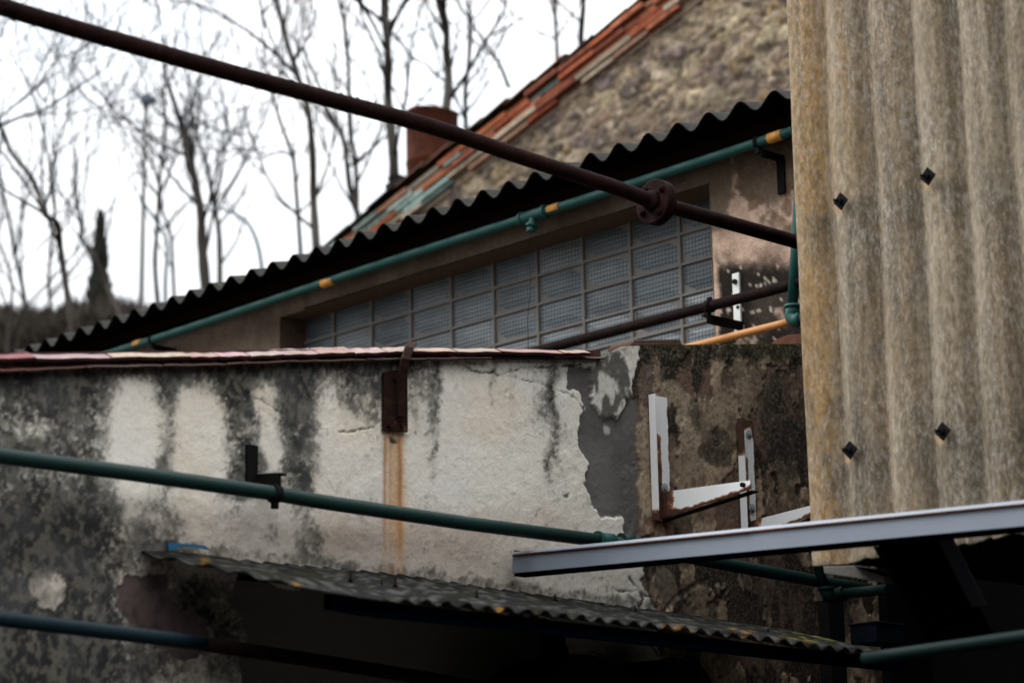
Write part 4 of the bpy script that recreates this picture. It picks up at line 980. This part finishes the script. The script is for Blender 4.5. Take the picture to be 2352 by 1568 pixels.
def right_bits():
    R = .0215; d0 = DW - .42
    pts = [onD(x, y, d0) for x, y in [(1866, 1230), (1874, 1285), (1884, 1318), (1897, 1350)]]
    t = thing('green_drain', 'dark green pipe bend below the corner of the cladding', 'pipe', pts[-1])
    m = MB(); m.tube(pts, R * .8, 14); m.tube([pts[-1] + Z * .004, pts[-1] - Z * .008], R * 1.3, 14); m.build('upright', 'green_black', t)
    el = onD(1903, 1370, d0); q = onD(1930, 1363, d0) ; far = onE(2040, 1352, q.dot(E))
    m = MB(); m.tube([pts[-1], el, el.lerp(q, .5) - Z * .004, q], R * 1.15, 14); m.build('elbow', 'green_black', t)
    m = MB(); m.tube([q, far], R * .85, 14); m.tube([q - D * .0, q + (far - q).normalized() * .02], R * 1.2, 14); m.build('branch', 'green_black', t)
    m = MB(); a = onD(1902, 1376, d0 + .1); b = onD(1938, 1376, d0 + .1); m.box(edz(a.dot(E), d0 + .1, 1.6), E * (b.dot(E) - a.dot(E)), D * .05, Z * (a.z - 1.6))
    tag(m.build('steel_post', 'black_iron', None, .003), 'black steel post standing under the green pipe bend', 'post')
    m = MB(); a = onD(2012, 1430, d0 + .05); b = onD(2080, 1466, d0 + .05); m.box(edz(a.dot(E), d0 + .05, b.z - .02), E * (b.dot(E) - a.dot(E)), D * .12, Z * (a.z - b.z + .02))
    m.box(edz(a.dot(E) - .006, d0 + .044, a.z), E * (b.dot(E) - a.dot(E) + .012), D * .13, Z * .008)
    tag(m.build('utility_box', 'box_slate', None, .004), 'small blue grey box behind the right end of awning', 'box')
    e0 = EP - .35; a, b = onE(1985, 1512, e0), onE(2700, 1411, e0)
    m = MB(); m.tube([a.lerp(b, i / 8) for i in range(9)], .0175, 16); tag(m.build('green_pipe', 'green_black'), 'dark green pipe at the lower right corner', 'pipe')
right_bits()

# ================================================================== STONE HOUSE BEHIND
def stone_house():
    t = thing('stone_house', 'old rubble stone house with orange brick gable edge', 'house', edz(EG + 2, DW + 4, 0))
    p0, p1 = onE(740, 600, EG), onE(1560, -35, EG)    # outer top edge of the verge
    dirv = (p1 - p0); 
    def line(d): s = (d - p0.dot(D)) / (p1.dot(D) - p0.dot(D)); return p0 + dirv * s
    dF = p0.dot(D) + .9; dN = onE(1900, 300, EG).dot(D) - 1.6
    st = .019; ds = np.arange(dN, dF, st); nu = len(ds)
    zt = np.array([line(d).z for d in ds]) - .06; zl = 3.6
    nv = 260; tv = np.linspace(0, 1, nv); DD = np.repeat(ds, nv); ZZ = (zl + (zt[:, None] - zl) * tv[None]).ravel()
    wd = DD + (fbm(DD * 5, ZZ * 5, 4, 81) - .5) * .16; wz = ZZ + (fbm(DD * 5, ZZ * 5, 4, 83) - .5) * .14
    def cells(sx, sz, seed):
        X = wd / sx; Y = wz / sz; xi = np.floor(X).astype(int); yi = np.floor(Y).astype(int)
        d1 = np.full(X.shape, 9.); d2 = d1.copy(); cid = np.zeros(X.shape)
        for i in (-1, 0, 1):
            for j in (-1, 0, 1):
                h1 = TAB[(xi + i + seed) & 255, (yi + j) & 255]; h2 = TAB[(yi + j + 57) & 255, (xi + i + seed * 3) & 255]; h3 = TAB[(xi + i + 99) & 255, (yi + j + seed) & 255]
                d = np.hypot(X - xi - i - h1, Y - yi - j - h2); nr = d < d1
                d2 = np.where(nr, d1, np.minimum(d2, d)); cid = np.where(nr, h3, cid); d1 = np.where(nr, d, d1)
        return cid, d2 - d1
    cb, eb = cells(.20, .13, 5); cs, es_ = cells(.085, .065, 41)
    big = cb > .45
    cid = np.where(big, np.modf(cb * 7.31)[0], cs); edge = np.where(big, eb, np.minimum(es_, eb + .05))
    pal = np.array([(.33, .27, .18), (.20, .165, .15), (.15, .125, .125), (.36, .32, .245), (.23, .175, .15), (.115, .10, .10), (.28, .235, .19), (.40, .36, .30), (.27, .20, .12), (.18, .15, .155)])
    c = pal[np.minimum((cid * 10).astype(int), 9)] * (.35 + 1.3 * fbm(DD * 26, ZZ * 26, 4, 84))[:, None]
    c = mixc(c, (.30, .255, .185), .85 * ss(.20, .07, edge + (fbm(DD * 24, ZZ * 24, 3, 85) - .5) * .2))
    c = mixc(c, (.10, .085, .08), .65 * ss(.54, .66, fbm(DD * 12, ZZ * 12, 5, 86)))
    c = mixc(c, (.45, .40, .33), .6 * ss(.60, .70, fbm(DD * 16, ZZ * 16, 4, 87)))
    c = mixc(c, (.11, .095, .095), .45 * ss(.48, .62, fbm(DD * 1.6, ZZ * 1.6, 4, 88)))
    c = c * np.array([[.80, .73, .64]])
    hgt = .018 * ss(.02, .3, edge) + (cid - .5) * .018 + (fbm(DD * 14, ZZ * 14, 4, 82) - .5) * .04
    P = (EG - hgt)[:, None] * En[None] + DD[:, None] * Dn[None]; P[:, 2] = ZZ
    gridmesh('stone_wall', P, nu, nv, 'brick', t, c)
    # brick verge: courses of thin bricks stepping out along the rake
    m = MB(); ax = dirv.normalized(); nrm = (Z - ax * Z.dot(ax)).normalized(); L = dirv.length
    cols = [(.30, .085, .045), (.33, .105, .05), (.25, .075, .04), (.30, .15, .095), (.27, .095, .055), (.20, .07, .045), (.27, .16, .11)]
    pale = [(.19, .26, .235), (.25, .29, .26), (.27, .23, .18), (.21, .27, .25), (.25, .15, .105), (.17, .19, .14)]
    for k in range(5):
        s = -1.2; hcur = .040 + (k == 3) * .006
        while s < L + 3.0:
            ln = random.uniform(.2, .42) * (1 if k != 3 else 1.5); u = s / L
            pp = p0 + ax * s - nrm * (.050 + .043 * k)
            x = pxd(pp)[0]
            pl = random.random() < (.72 if x < 1010 else (.55 if x < 1085 else .08)) * (1.0 if k in (1, 2, 3, 4) else .35)
            base = random.choice(pale if pl else cols)
            kk = random.uniform(.8, 1.2)
            if k >= 3 and random.random() < .3: base = (.33, .26, .19)
            q = [min(.7, v * kk) for v in base]
            pr = .11 - .010 * k + random.uniform(-.02, .02)
            if not (k >= 4 and random.random() < .25): m.box(pp - E * pr + nrm * random.uniform(-.009, .009), ax * (ln - .004), E * (pr + .12), nrm * (hcur - .004 * random.random()), col=tuple(q))
            s += ln
    m.build('brick_verge', 'brick', t, .004, True)
    m = MB(); m.box(p0 - ax * 1.2 - nrm * .25 - E * .02, ax * (L + 4.2), E * .1, nrm * .22, col=(.30, .22, .16)); m.build('verge_bed', 'brick', t, colattr=True)
    # roof tiles along the edge
    m = MB(); s = -1.2
    while s < L + 3.0:
        ln = random.uniform(.30, .38); c0 = p0 + ax * s + nrm * random.uniform(.0, .028) - E * random.uniform(.0, .06)
        for row in range(12):
            cc = c0 + E * (.20 * row - .12); n = 6; vs = []
            rr = .085; lift = random.uniform(0, .012)
            for e_ in (0, 1):
                for i in range(n + 1):
                    a = PI * i / n; vs.append(cc + ax * (ln * 1.12 * e_) + E * (.10 - rr * math.cos(a)) + nrm * (rr * .42 * math.sin(a) + .02 * e_ + lift))
            m.add(vs, [(i, i + 1, n + 2 + i, n + 1 + i) for i in range(n)], True, random.choice([(.05, .035, .028), (.03, .027, .023), (.09, .05, .035), (.06, .05, .03), (.14, .07, .04)]))
        s += ln
    m.box(p0 - ax * 1.2 - nrm * .035 - E * .05, ax * (L + 4.2), E * 6, nrm * .03, col=(.05, .04, .035))
    m.build('roof_tiles', 'brick', t, colattr=True)
    # tar patch on the roof edge
    m = MB(); q = p0.lerp(p1, .0); a = onE(885, 448, EG - .05); b = onE(925, 424, EG - .05)
    m.box(a, b - a, E * .35, nrm * .10, col=(.015, .015, .016)); m.box(a + (b - a) * .2 + nrm * .1, (b - a) * .5, E * .3, nrm * .05, col=(.015, .015, .016)); m.build('tar_patch', 'brick', t, .03, True, seg=3)
    # rest of the house
    m = MB(); m.box(edz(EG + .1, dN, 0), E * 6, D * (dF - dN), Z * 3.4, col=(.2, .17, .14)); m.add([edz(EG + .12, dF, 0), edz(EG + 6, dF, 0), edz(EG + 6, dF, line(dF).z - .1), edz(EG + .12, dF, line(dF).z - .1)], [(0, 1, 2, 3)], col=(.25, .21, .17)); m.build('side_walls', 'brick', t, colattr=True)
    # rusted flue
    Yc = 18.9; a, b = at(931, 262, Yc), at(1053, 262, Yc); r = (b - a).length / 2; c = (a + b) / 2
    f = thing('rusted_flue', 'wide rusted metal flue with open top behind the gable edge', 'flue', c - Z * 2)
    m = MB(); n = 48; prof = [(-1.9, r * .98), (-.45, r * .98), (-.44, r * 1.006), (-.41, r * 1.006), (-.40, r * .98), (-.03, r * .99), (-.02, r * 1.02), (.0, r * 1.02), (.0, r * .96), (-1.6, r * .95)]
    vs = []; 
    for z, q in prof:
        for k in range(n): vs.append(c + Vector((math.cos(2 * PI * k / n) * q * (1 + .012 * math.sin(3 * 2 * PI * k / n)), math.sin(2 * PI * k / n) * q, z + .012 * math.sin(2 * PI * k / n * 2))))
    m.add(vs, [(i * n + k, i * n + (k + 1) % n, (i + 1) * n + (k + 1) % n, (i + 1) * n + k) for i in range(len(prof) - 1) for k in range(n)], True)
    m.build('drum_body', 'rust_drum', f)
stone_house()

# ================================================================== TREES
class Tree:
    def __init__(s, seed): s.r = random.Random(seed); s.tr = MB(); s.br = MB()
    def limb(s, mb, pts, r0, r1, n=7):
        N = len(pts); mb.tube(pts, [lerp(r0, r1, i / (N - 1)) * (1 + .10 * s.r.uniform(-1, 1)) for i in range(N)], n, False)
    def grow(s, p, d, L, r, lev, upb, dens):
        R = s.r; n = 5 if lev < 2 else 4; pts = [p]; q = p.copy(); dd = d.copy()
        for i in range(n):
            dd = (dd + Vector((R.uniform(-1, 1), R.uniform(-1, 1), R.uniform(-.8, 1))) * .20 + Z * upb).normalized(); q = q + dd * (L / n); pts.append(q.copy())
        s.limb(s.br, pts, r, max(r * .35, .0036), 5 if lev == 0 else 4 if lev == 1 else 3)
        if lev >= 3: return
        k = int(R.uniform(.6, 1.3) * dens * (3.8, 2.8, 1.7)[lev] + .4)
        for _ in range(k):
            u = R.uniform(.15, 1.0); f = u * n; i = min(int(f), n - 1); b = pts[i].lerp(pts[i + 1], f - i)
            td = (pts[i + 1] - pts[i]).normalized(); side = Vector((R.uniform(-1, 1), R.uniform(-1, 1), R.uniform(-.5, 1))); side = (side - td * side.dot(td)).normalized()
            s.grow(b, (td * .8 + side * R.uniform(.5, 1.0)).normalized(), L * R.uniform(.35, .62), max(r * .52, .0042), lev + 1, upb, dens)
def catm(W, k=5):
    out = []
    for i in range(len(W) - 1):
        p0, p1, p2, p3 = W[max(i - 1, 0)], W[i], W[i + 1], W[min(i + 2, len(W) - 1)]
        for j in range(k):
            u = j / k; out.append(.5 * ((2 * p1) + (p2 - p0) * u + (2 * p0 - 5 * p1 + 4 * p2 - p3) * u * u + (3 * p1 - p0 - 3 * p2 + p3) * u ** 3))
    out.append(W[-1]); return out
def tree(label, Y, stem, w0, w1, nb, dens=1.0, seed=1, limbs=(), mat='bark', L=1.7, upb=.13, name='bare_tree', start=.15):
    "stem: trunk line from base to top; w0, w1 trunk widths in image units at base and top"
    T = Tree(seed); R = T.r; sc = Y / F
    W = [at(x, y, Y + R.uniform(-.25, .25)) for x, y in stem]
    foot = W[0].copy(); foot = Vector((foot.x + (W[0].x - W[1].x) * .5, foot.y, hill_z(foot.x, foot.y) - .1))
    pts = catm(W)
    if foot.z < W[0].z - .2: pts = [foot.lerp(W[0], i / 4) for i in range(4)] + pts
    r0, r1 = w0 * 1.42 * sc / 2, w1 * 1.35 * sc / 2
    N = len(pts)
    T.tr.tube(pts, [lerp(r0, r1, i / (N - 1)) * (1 + .08 * R.uniform(-1, 1)) * (1 if i < N - 4 else (N - i) / 5 + .2) for i in range(N)], 9)
    for _ in range(2):
        td = (pts[-1] - pts[-3]).normalized(); T.grow(pts[-2], (td + Vector((R.uniform(-.35, .35), R.uniform(-.3, .3), .1))).normalized(), L * R.uniform(.7, 1.2), max(r1 * .45, .008), 1, upb, dens)
    lines = [(pts, r0, r1, nb)]
    for ln in limbs:
        wl, nbl, lp = ln; q = catm([at(x, y, Y + R.uniform(-.4, .4)) for x, y in lp]); T.limb(T.br, q, wl * 1.3 * sc / 2, max(wl * .45 * sc / 2, .004), 7); lines.append((q, wl * sc / 2, wl * .4 * sc / 2, nbl))
    for (q, a, b, n_) in lines:
        for _ in range(max(3, int(n_ * .6))):
            u = R.uniform(start if q is pts else .1, 1); f = u * (len(q) - 1); i = min(int(f), len(q) - 2); p = q[i].lerp(q[i + 1], f - i)
            td = (q[i + 1] - q[i]).normalized(); ang = R.uniform(0, 2 * PI); side = Vector((math.cos(ang), math.sin(ang), 0))
            rr = lerp(a, b, u); T.grow(p, (td * R.uniform(.5, .9) + side * R.uniform(.35, .7)).normalized(), L * R.uniform(.45, 1.15), max(min(rr * .55, .024), .007), 1, upb, dens)
    o = thing(name, label, 'tree', foot, 'bare trees on the hillside')
    T.tr.build('trunk', mat, o); T.br.build('branches', 'twig', o)
TR = [
 ('bare leaning tree at the far left edge of the hedge', 25, [(62, 735), (51, 656), (36, 590), (20, 503), (3, 426), (-10, 360)], 9, 5, 14, 1.0, 11, ()),
 ('bare forked tree with long limbs reaching in from left edge', 20, [(164, 735), (149, 641), (138, 564), (131, 513), (103, 492), (87, 441), (67, 400), (26, 349), (0, 287), (-20, 240)], 12, 7, 13, 1.0, 12, ((6.5, 8, [(-5, 292), (50, 268), (103, 251), (179, 200), (215, 175), (246, 154), (277, 108)]), (5, 7, [(-5, 274), (41, 236), (87, 195), (123, 144), (137, 105), (152, 50)]), (4, 5, [(179, 200), (200, 225), (228, 245), (245, 275), (255, 295)]), (3.5, 4, [(62, 28), (90, 75), (112, 110), (130, 140)]), (4, 4, [(0, 90), (25, 30), (35, 0)]))),
 ('thin bare tree standing left of the dark cypress', 26, [(120, 735), (112, 650), (118, 560), (126, 470), (120, 400), (128, 330)], 7, 4, 14, 1.0, 13, ()),
 ('bare tree leaning across the dark cypress', 24, [(276, 722), (241, 646), (215, 585), (190, 554), (185, 503), (170, 440), (175, 380)], 10, 5, 14, 1.0, 14, ()),
 ('slim twiggy tree just right of the street lamp', 25, [(362, 690), (356, 600), (362, 510), (366, 430), (372, 359), (380, 260), (372, 170)], 9, 5, 18, 1.1, 15, ()),
 ('knotty bare tree with thick pale trunk above the eave', 23, [(473, 670), (464, 564), (461, 487), (451, 436), (436, 359), (420, 300), (395, 220), (372, 150)], 20, 7, 16, 1.0, 16, ((7, 6, [(436, 359), (400, 345), (370, 330), (330, 305), (290, 275), (255, 245), (230, 215)]), (6, 5, [(436, 352), (430, 280), (425, 240), (410, 215)])), 'bark'),
 ('bare tree with arched side branch near the bent teal pole', 26, [(505, 650), (503, 538), (492, 477), (477, 390), (455, 320), (440, 260), (430, 190)], 11, 5, 16, 1.0, 17, ((5, 5, [(430, 258), (470, 285), (520, 305), (570, 308), (620, 325)]),)),
 ('tall bare tree forking beside the rusty pipe, left of centre', 22, [(726, 565), (720, 461), (718, 359), (708, 256), (682, 169), (656, 87), (636, 0), (625, -60)], 15, 8, 15, .95, 18, ((8, 9, [(682, 174), (626, 118), (585, 84), (544, 56), (500, 30), (446, 10), (385, 0)]),), 'bark_pale'),
 ('thin bare tree just left of the tall forked one', 24, [(690, 572), (680, 436), (672, 359), (646, 287), (626, 220), (610, 150)], 9, 5, 15, 1.0, 19, ((5, 5, [(672, 359), (640, 350), (600, 365), (560, 358)]),)),
 ('straight bare tree with thick trunk left of rusted flue', 21, [(904, 425), (904, 366), (897, 293), (891, 220), (891, 128), (887, 55), (886, 0), (880, -60)], 20, 11, 15, .95, 20, ((10, 6, [(888, 58), (866, 38), (845, 22), (812, -4)]), (6.5, 5, [(893, 70), (919, 95), (944, 128), (974, 146), (1017, 187)])), 'bark_pale'),
 ('bare tree rising right behind the rusted flue', 22, [(1024, 262), (1030, 176), (1025, 121), (1025, 66), (1014, 0), (1008, -60)], 17, 11, 13, .95, 21, ((5, 4, [(1030, 176), (1045, 120), (1050, 60), (1055, 0)]),), 'bark_pale'),
 ('bare tree with branch leaning right over the brick gable', 23, [(1070, 290), (1069, 205), (1076, 146), (1078, 70), (1076, -10)], 9, 6, 12, .95, 22, ((8, 7, [(1168, 200), (1146, 146), (1116, 103), (1087, 59), (1054, 7), (1040, -20)]), (6, 3, [(1070, 282), (1050, 230), (1032, 180)]))),
 ('slender bare tree between the tall forked tree and flue', 25, [(820, 487), (816, 366), (805, 311), (801, 201), (800, 154), (794, 73), (780, 7), (770, -50)], 10, 6, 15, .95, 23, ()),
 ('crooked bare tree crossing behind the slender one', 24, [(823, 495), (805, 439), (794, 351), (787, 315), (754, 256), (730, 190), (700, 120)], 12, 5, 13, .95, 24, ()),
 ('bare tree top showing left above the brick gable', 26, [(1279, 110), (1276, 60), (1274, 0), (1270, -70)], 9, 7, 9, 1.0, 25, ()),
 ('bare tree top nearest the upper end of brick gable', 26, [(1334, 80), (1338, 40), (1341, 0), (1346, -70)], 12, 9, 9, 1.0, 26, ()),
 ('small bare sapling at the left margin by the hedge', 23, [(20, 740), (28, 660), (14, 600), (-6, 540)], 6, 4, 9, 1.0, 27, ()),
 ('twiggy sapling between street lamp and pale knotty trunk', 25, [(400, 680), (396, 600), (392, 540), (372, 480), (366, 430), (345, 370), (318, 330)], 7, 4, 15, 1.0, 28, ()),
]
for a in TR:
    tree(a[0], a[1], a[2], a[3], a[4], a[5], a[6], a[7], a[8], a[9] if len(a) > 9 else 'bark')
def cypress():
    Y = 27; base, tip = at(226, 742, Y), at(228, 492, Y); H = tip.z - base.z; rB = 27 * Y / F
    gz = hill_z(base.x, base.y) - .1
    t = thing('cypress', 'narrow dark cypress pointing up above the hedge', 'tree', (base.x, base.y, gz)); R = random.Random(4)
    m = MB(); m.tube([Vector((base.x, base.y, gz)), base, tip - Z * .2], [.07, .05, .01], 8); m.build('trunk', 'bark', t)
    m = MB()
    for _ in range(5200):
        u = R.random() ** 1.25; rad = rB * (1 - u) ** .8 * (1.12 + .25 * math.sin(u * 21 + R.random()))  * (1 if u > .08 else .9); a = R.uniform(0, 2 * PI); q = rad * math.sqrt(R.random())
        p = Vector((base.x + q * math.cos(a), base.y + q * math.sin(a), base.z + H * u * 1.02 - .1)); l = R.uniform(.06, .16)
        d1 = Vector((R.uniform(-.35, .35), R.uniform(-.35, .35), 1)).normalized() * l; s = Vector((R.uniform(-1, 1), R.uniform(-1, 1), 0)).normalized() * l * .28
        m.add([p - s, p + s, p + d1], [(0, 1, 2)])
    m.build('crown', 'cypress_green', t)
    # hedge and brush on the hillside, uncountable
    m = MB()
    for _ in range(44000):
        x = R.uniform(-520, 420); Yb = R.uniform(24, 29.5); top = interp([(-520, 745), (-300, 728), (-90, 735), (40, 738), (120, 742), (180, 722), (260, 715), (330, 735), (420, 760)], x)
        p = at(x, R.uniform(top, 860), Yb); l = R.uniform(.08, .30)
        d1 = Vector((R.uniform(-.6, .6), R.uniform(-.6, .6), 1)).normalized() * l; s = Vector((R.uniform(-1, 1), R.uniform(-1, 1), R.uniform(-.4, .4))).normalized() * R.uniform(.008, .03)
        m.add([p - s, p + s, p + d1], [(0, 1, 2)])
    tag(m.build('brush', 'brush'), 'tangled brown brush and hedge on the hillside', 'brush', kind='stuff')
cypress()
def lamp_and_poles():
    Y = 30; top = at(334, 240, Y); bot = at(324, 720, Y); gz = hill_z(bot.x, bot.y)
    t = thing('street_lamp', 'tall thin street lamp with small grey head among bare trees', 'street lamp', (bot.x, bot.y, gz))
    m = MB(); m.tube([Vector((bot.x, bot.y, gz)), bot, top], [.035, .032, .022], 10); m.build('pole', 'bark', t)
    c = top + Z * .02; m = MB(); n = 14; vs = []
    for (z, r, k) in ((-.03, .045, 1), (.0, .065, 1), (.06, .075, 1), (.10, .06, 1), (.12, .02, 1)):
        for i in range(n): a = 2 * PI * i / n; vs.append(c + Vector((math.cos(a) * r * 1.35 + .02, math.sin(a) * r, z)))
    m.add(vs, [(i * n + k, i * n + (k + 1) % n, (i + 1) * n + (k + 1) % n, (i + 1) * n + k) for i in range(4) for k in range(n)], True); m.build('lamp_head', 'lamp_grey', t)
    m = MB(); m.tube([c + Vector((.03, 0, .11)), c + Vector((.10, 0, .05)), c + Vector((.19, 0, -.01))], [.035, .03, .008], 8); m.tube([c + Vector((-.06, 0, .1)), c + Vector((-.22, 0, .22))], .012, 6); m.build('lamp_arm', 'lamp_grey', t)
    for pts, lab in (([(380, 712), (380, 640), (384, 580), (380, 545), (365, 520), (345, 488), (322, 462)], 'bent teal pole left of the pale knotty trunk'), ([(601, 612), (594, 570), (582, 535), (565, 508), (540, 492), (512, 480), (490, 468)], 'bent teal pole arching right above the eave')):
        W = [at(x, y, 24.5) for x, y in pts]; gz = hill_z(W[0].x, W[0].y); q = [Vector((W[0].x, W[0].y, gz)).lerp(W[0], i / 4) for i in range(4)] + catm(W)
        m = MB(); m.tube(q, [lerp(.022, .012, i / (len(q) - 1)) for i in range(len(q))], 8); tag(m.build('bent_pole', 'teal_far'), lab, 'pole', 'bent teal poles on the hillside')
lamp_and_poles()

# ================================================================== UNSEEN BLOCK BEHIND THE CAMERA (added to shut out low sky)
def sky_block():
    t = thing('sky_block', 'unseen dark block added behind the viewer to shade the yard', 'house', (0, -4.5, 0))
    m = MB(); m.box(Vector((-9, -9, 0)), Vector((22, 0, 0)), Vector((0, 7.6, 0)), Z * 6.2); m.build('wall', 'dark_shed', t)
    m = MB(); m.box(Vector((-9.2, -9.2, 6.2)), Vector((22.4, 0, 0)), Vector((0, 8.0, 0)), Z * .15); m.build('sky_block_top', 'wood_dark', t)
sky_block()

# ================================================================== LIGHT, SKY, CAMERA
sun_el, sun_az = math.radians(44), math.radians(282)      # azimuth clockwise from +Y
sd = Vector((math.sin(sun_az) * math.cos(sun_el), math.cos(sun_az) * math.cos(sun_el), math.sin(sun_el)))
L = bpy.data.lights.new('sun', 'SUN'); L.energy = 1.1; L.angle = math.radians(26); L.color = (1, .97, .92)
lo = bpy.data.objects.new('sun', L); COL.objects.link(lo); lo.rotation_euler = (-sd).to_track_quat('-Z', 'Y').to_euler(); lo.location = (0, -5, 20)
w = bpy.data.worlds.new('World'); S.world = w; w.use_nodes = True; nt = w.node_tree; bg = nt.nodes['Background']
sky = nt.nodes.new('ShaderNodeTexSky'); sky.sky_type = 'NISHITA'; sky.sun_disc = False; sky.sun_elevation = sun_el; sky.sun_rotation = sun_az
tc = nt.nodes.new('ShaderNodeTexCoord'); nz = nt.nodes.new('ShaderNodeTexNoise'); nz.inputs['Scale'].default_value = 5; nz.inputs['Detail'].default_value = 5
nt.links.new(tc.outputs['Generated'], nz.inputs['Vector'])
rp = nt.nodes.new('ShaderNodeValToRGB'); nt.links.new(nz.outputs['Fac'], rp.inputs[0])
rp.color_ramp.elements[0].position = .35; rp.color_ramp.elements[0].color = (.86, .92, .97, 1); rp.color_ramp.elements[1].position = .62; rp.color_ramp.elements[1].color = (1, 1, 1, 1)
sp = nt.nodes.new('ShaderNodeSeparateXYZ'); nt.links.new(tc.outputs['Generated'], sp.inputs[0])
mr = nt.nodes.new('ShaderNodeMapRange'); nt.links.new(sp.outputs['Z'], mr.inputs[0]); mr.inputs[1].default_value = .1; mr.inputs[2].default_value = .9; mr.inputs[3].default_value = 3.4; mr.inputs[4].default_value = 17.5
vm = nt.nodes.new('ShaderNodeVectorMath'); vm.operation = 'SCALE'; nt.links.new(rp.outputs[0], vm.inputs[0]); nt.links.new(mr.outputs[0], vm.inputs['Scale'])
mx = nt.nodes.new('ShaderNodeMix'); mx.data_type = 'RGBA'; mx.inputs[0].default_value = .9
nt.links.new(sky.outputs[0], mx.inputs[6]); nt.links.new(vm.outputs[0], mx.inputs[7]); nt.links.new(mx.outputs[2], bg.inputs[0]); bg.inputs[1].default_value = .1

cam = bpy.data.cameras.new('camera'); co = bpy.data.objects.new('camera', cam); COL.objects.link(co); S.camera = co
cam.sensor_width = 36; cam.lens = F / 2352 * 36; cam.clip_end = 1000; cam.clip_start = .05
R3 = Matrix((RW @ Vector((1, 0, 0)), RW @ Vector((0, -1, 0)), RW @ Vector((0, 0, -1)))).transposed()
co.matrix_world = Matrix.Translation(CAM) @ R3.to_4x4()
cam.dof.use_dof = True; cam.dof.focus_distance = 8.8; cam.dof.aperture_fstop = 2.6
vs_ = S.view_settings; vs_.view_transform = 'Standard'; vs_.look = 'None'; vs_.exposure = 1.25; vs_.gamma = 1
S.cycles.use_denoising = True
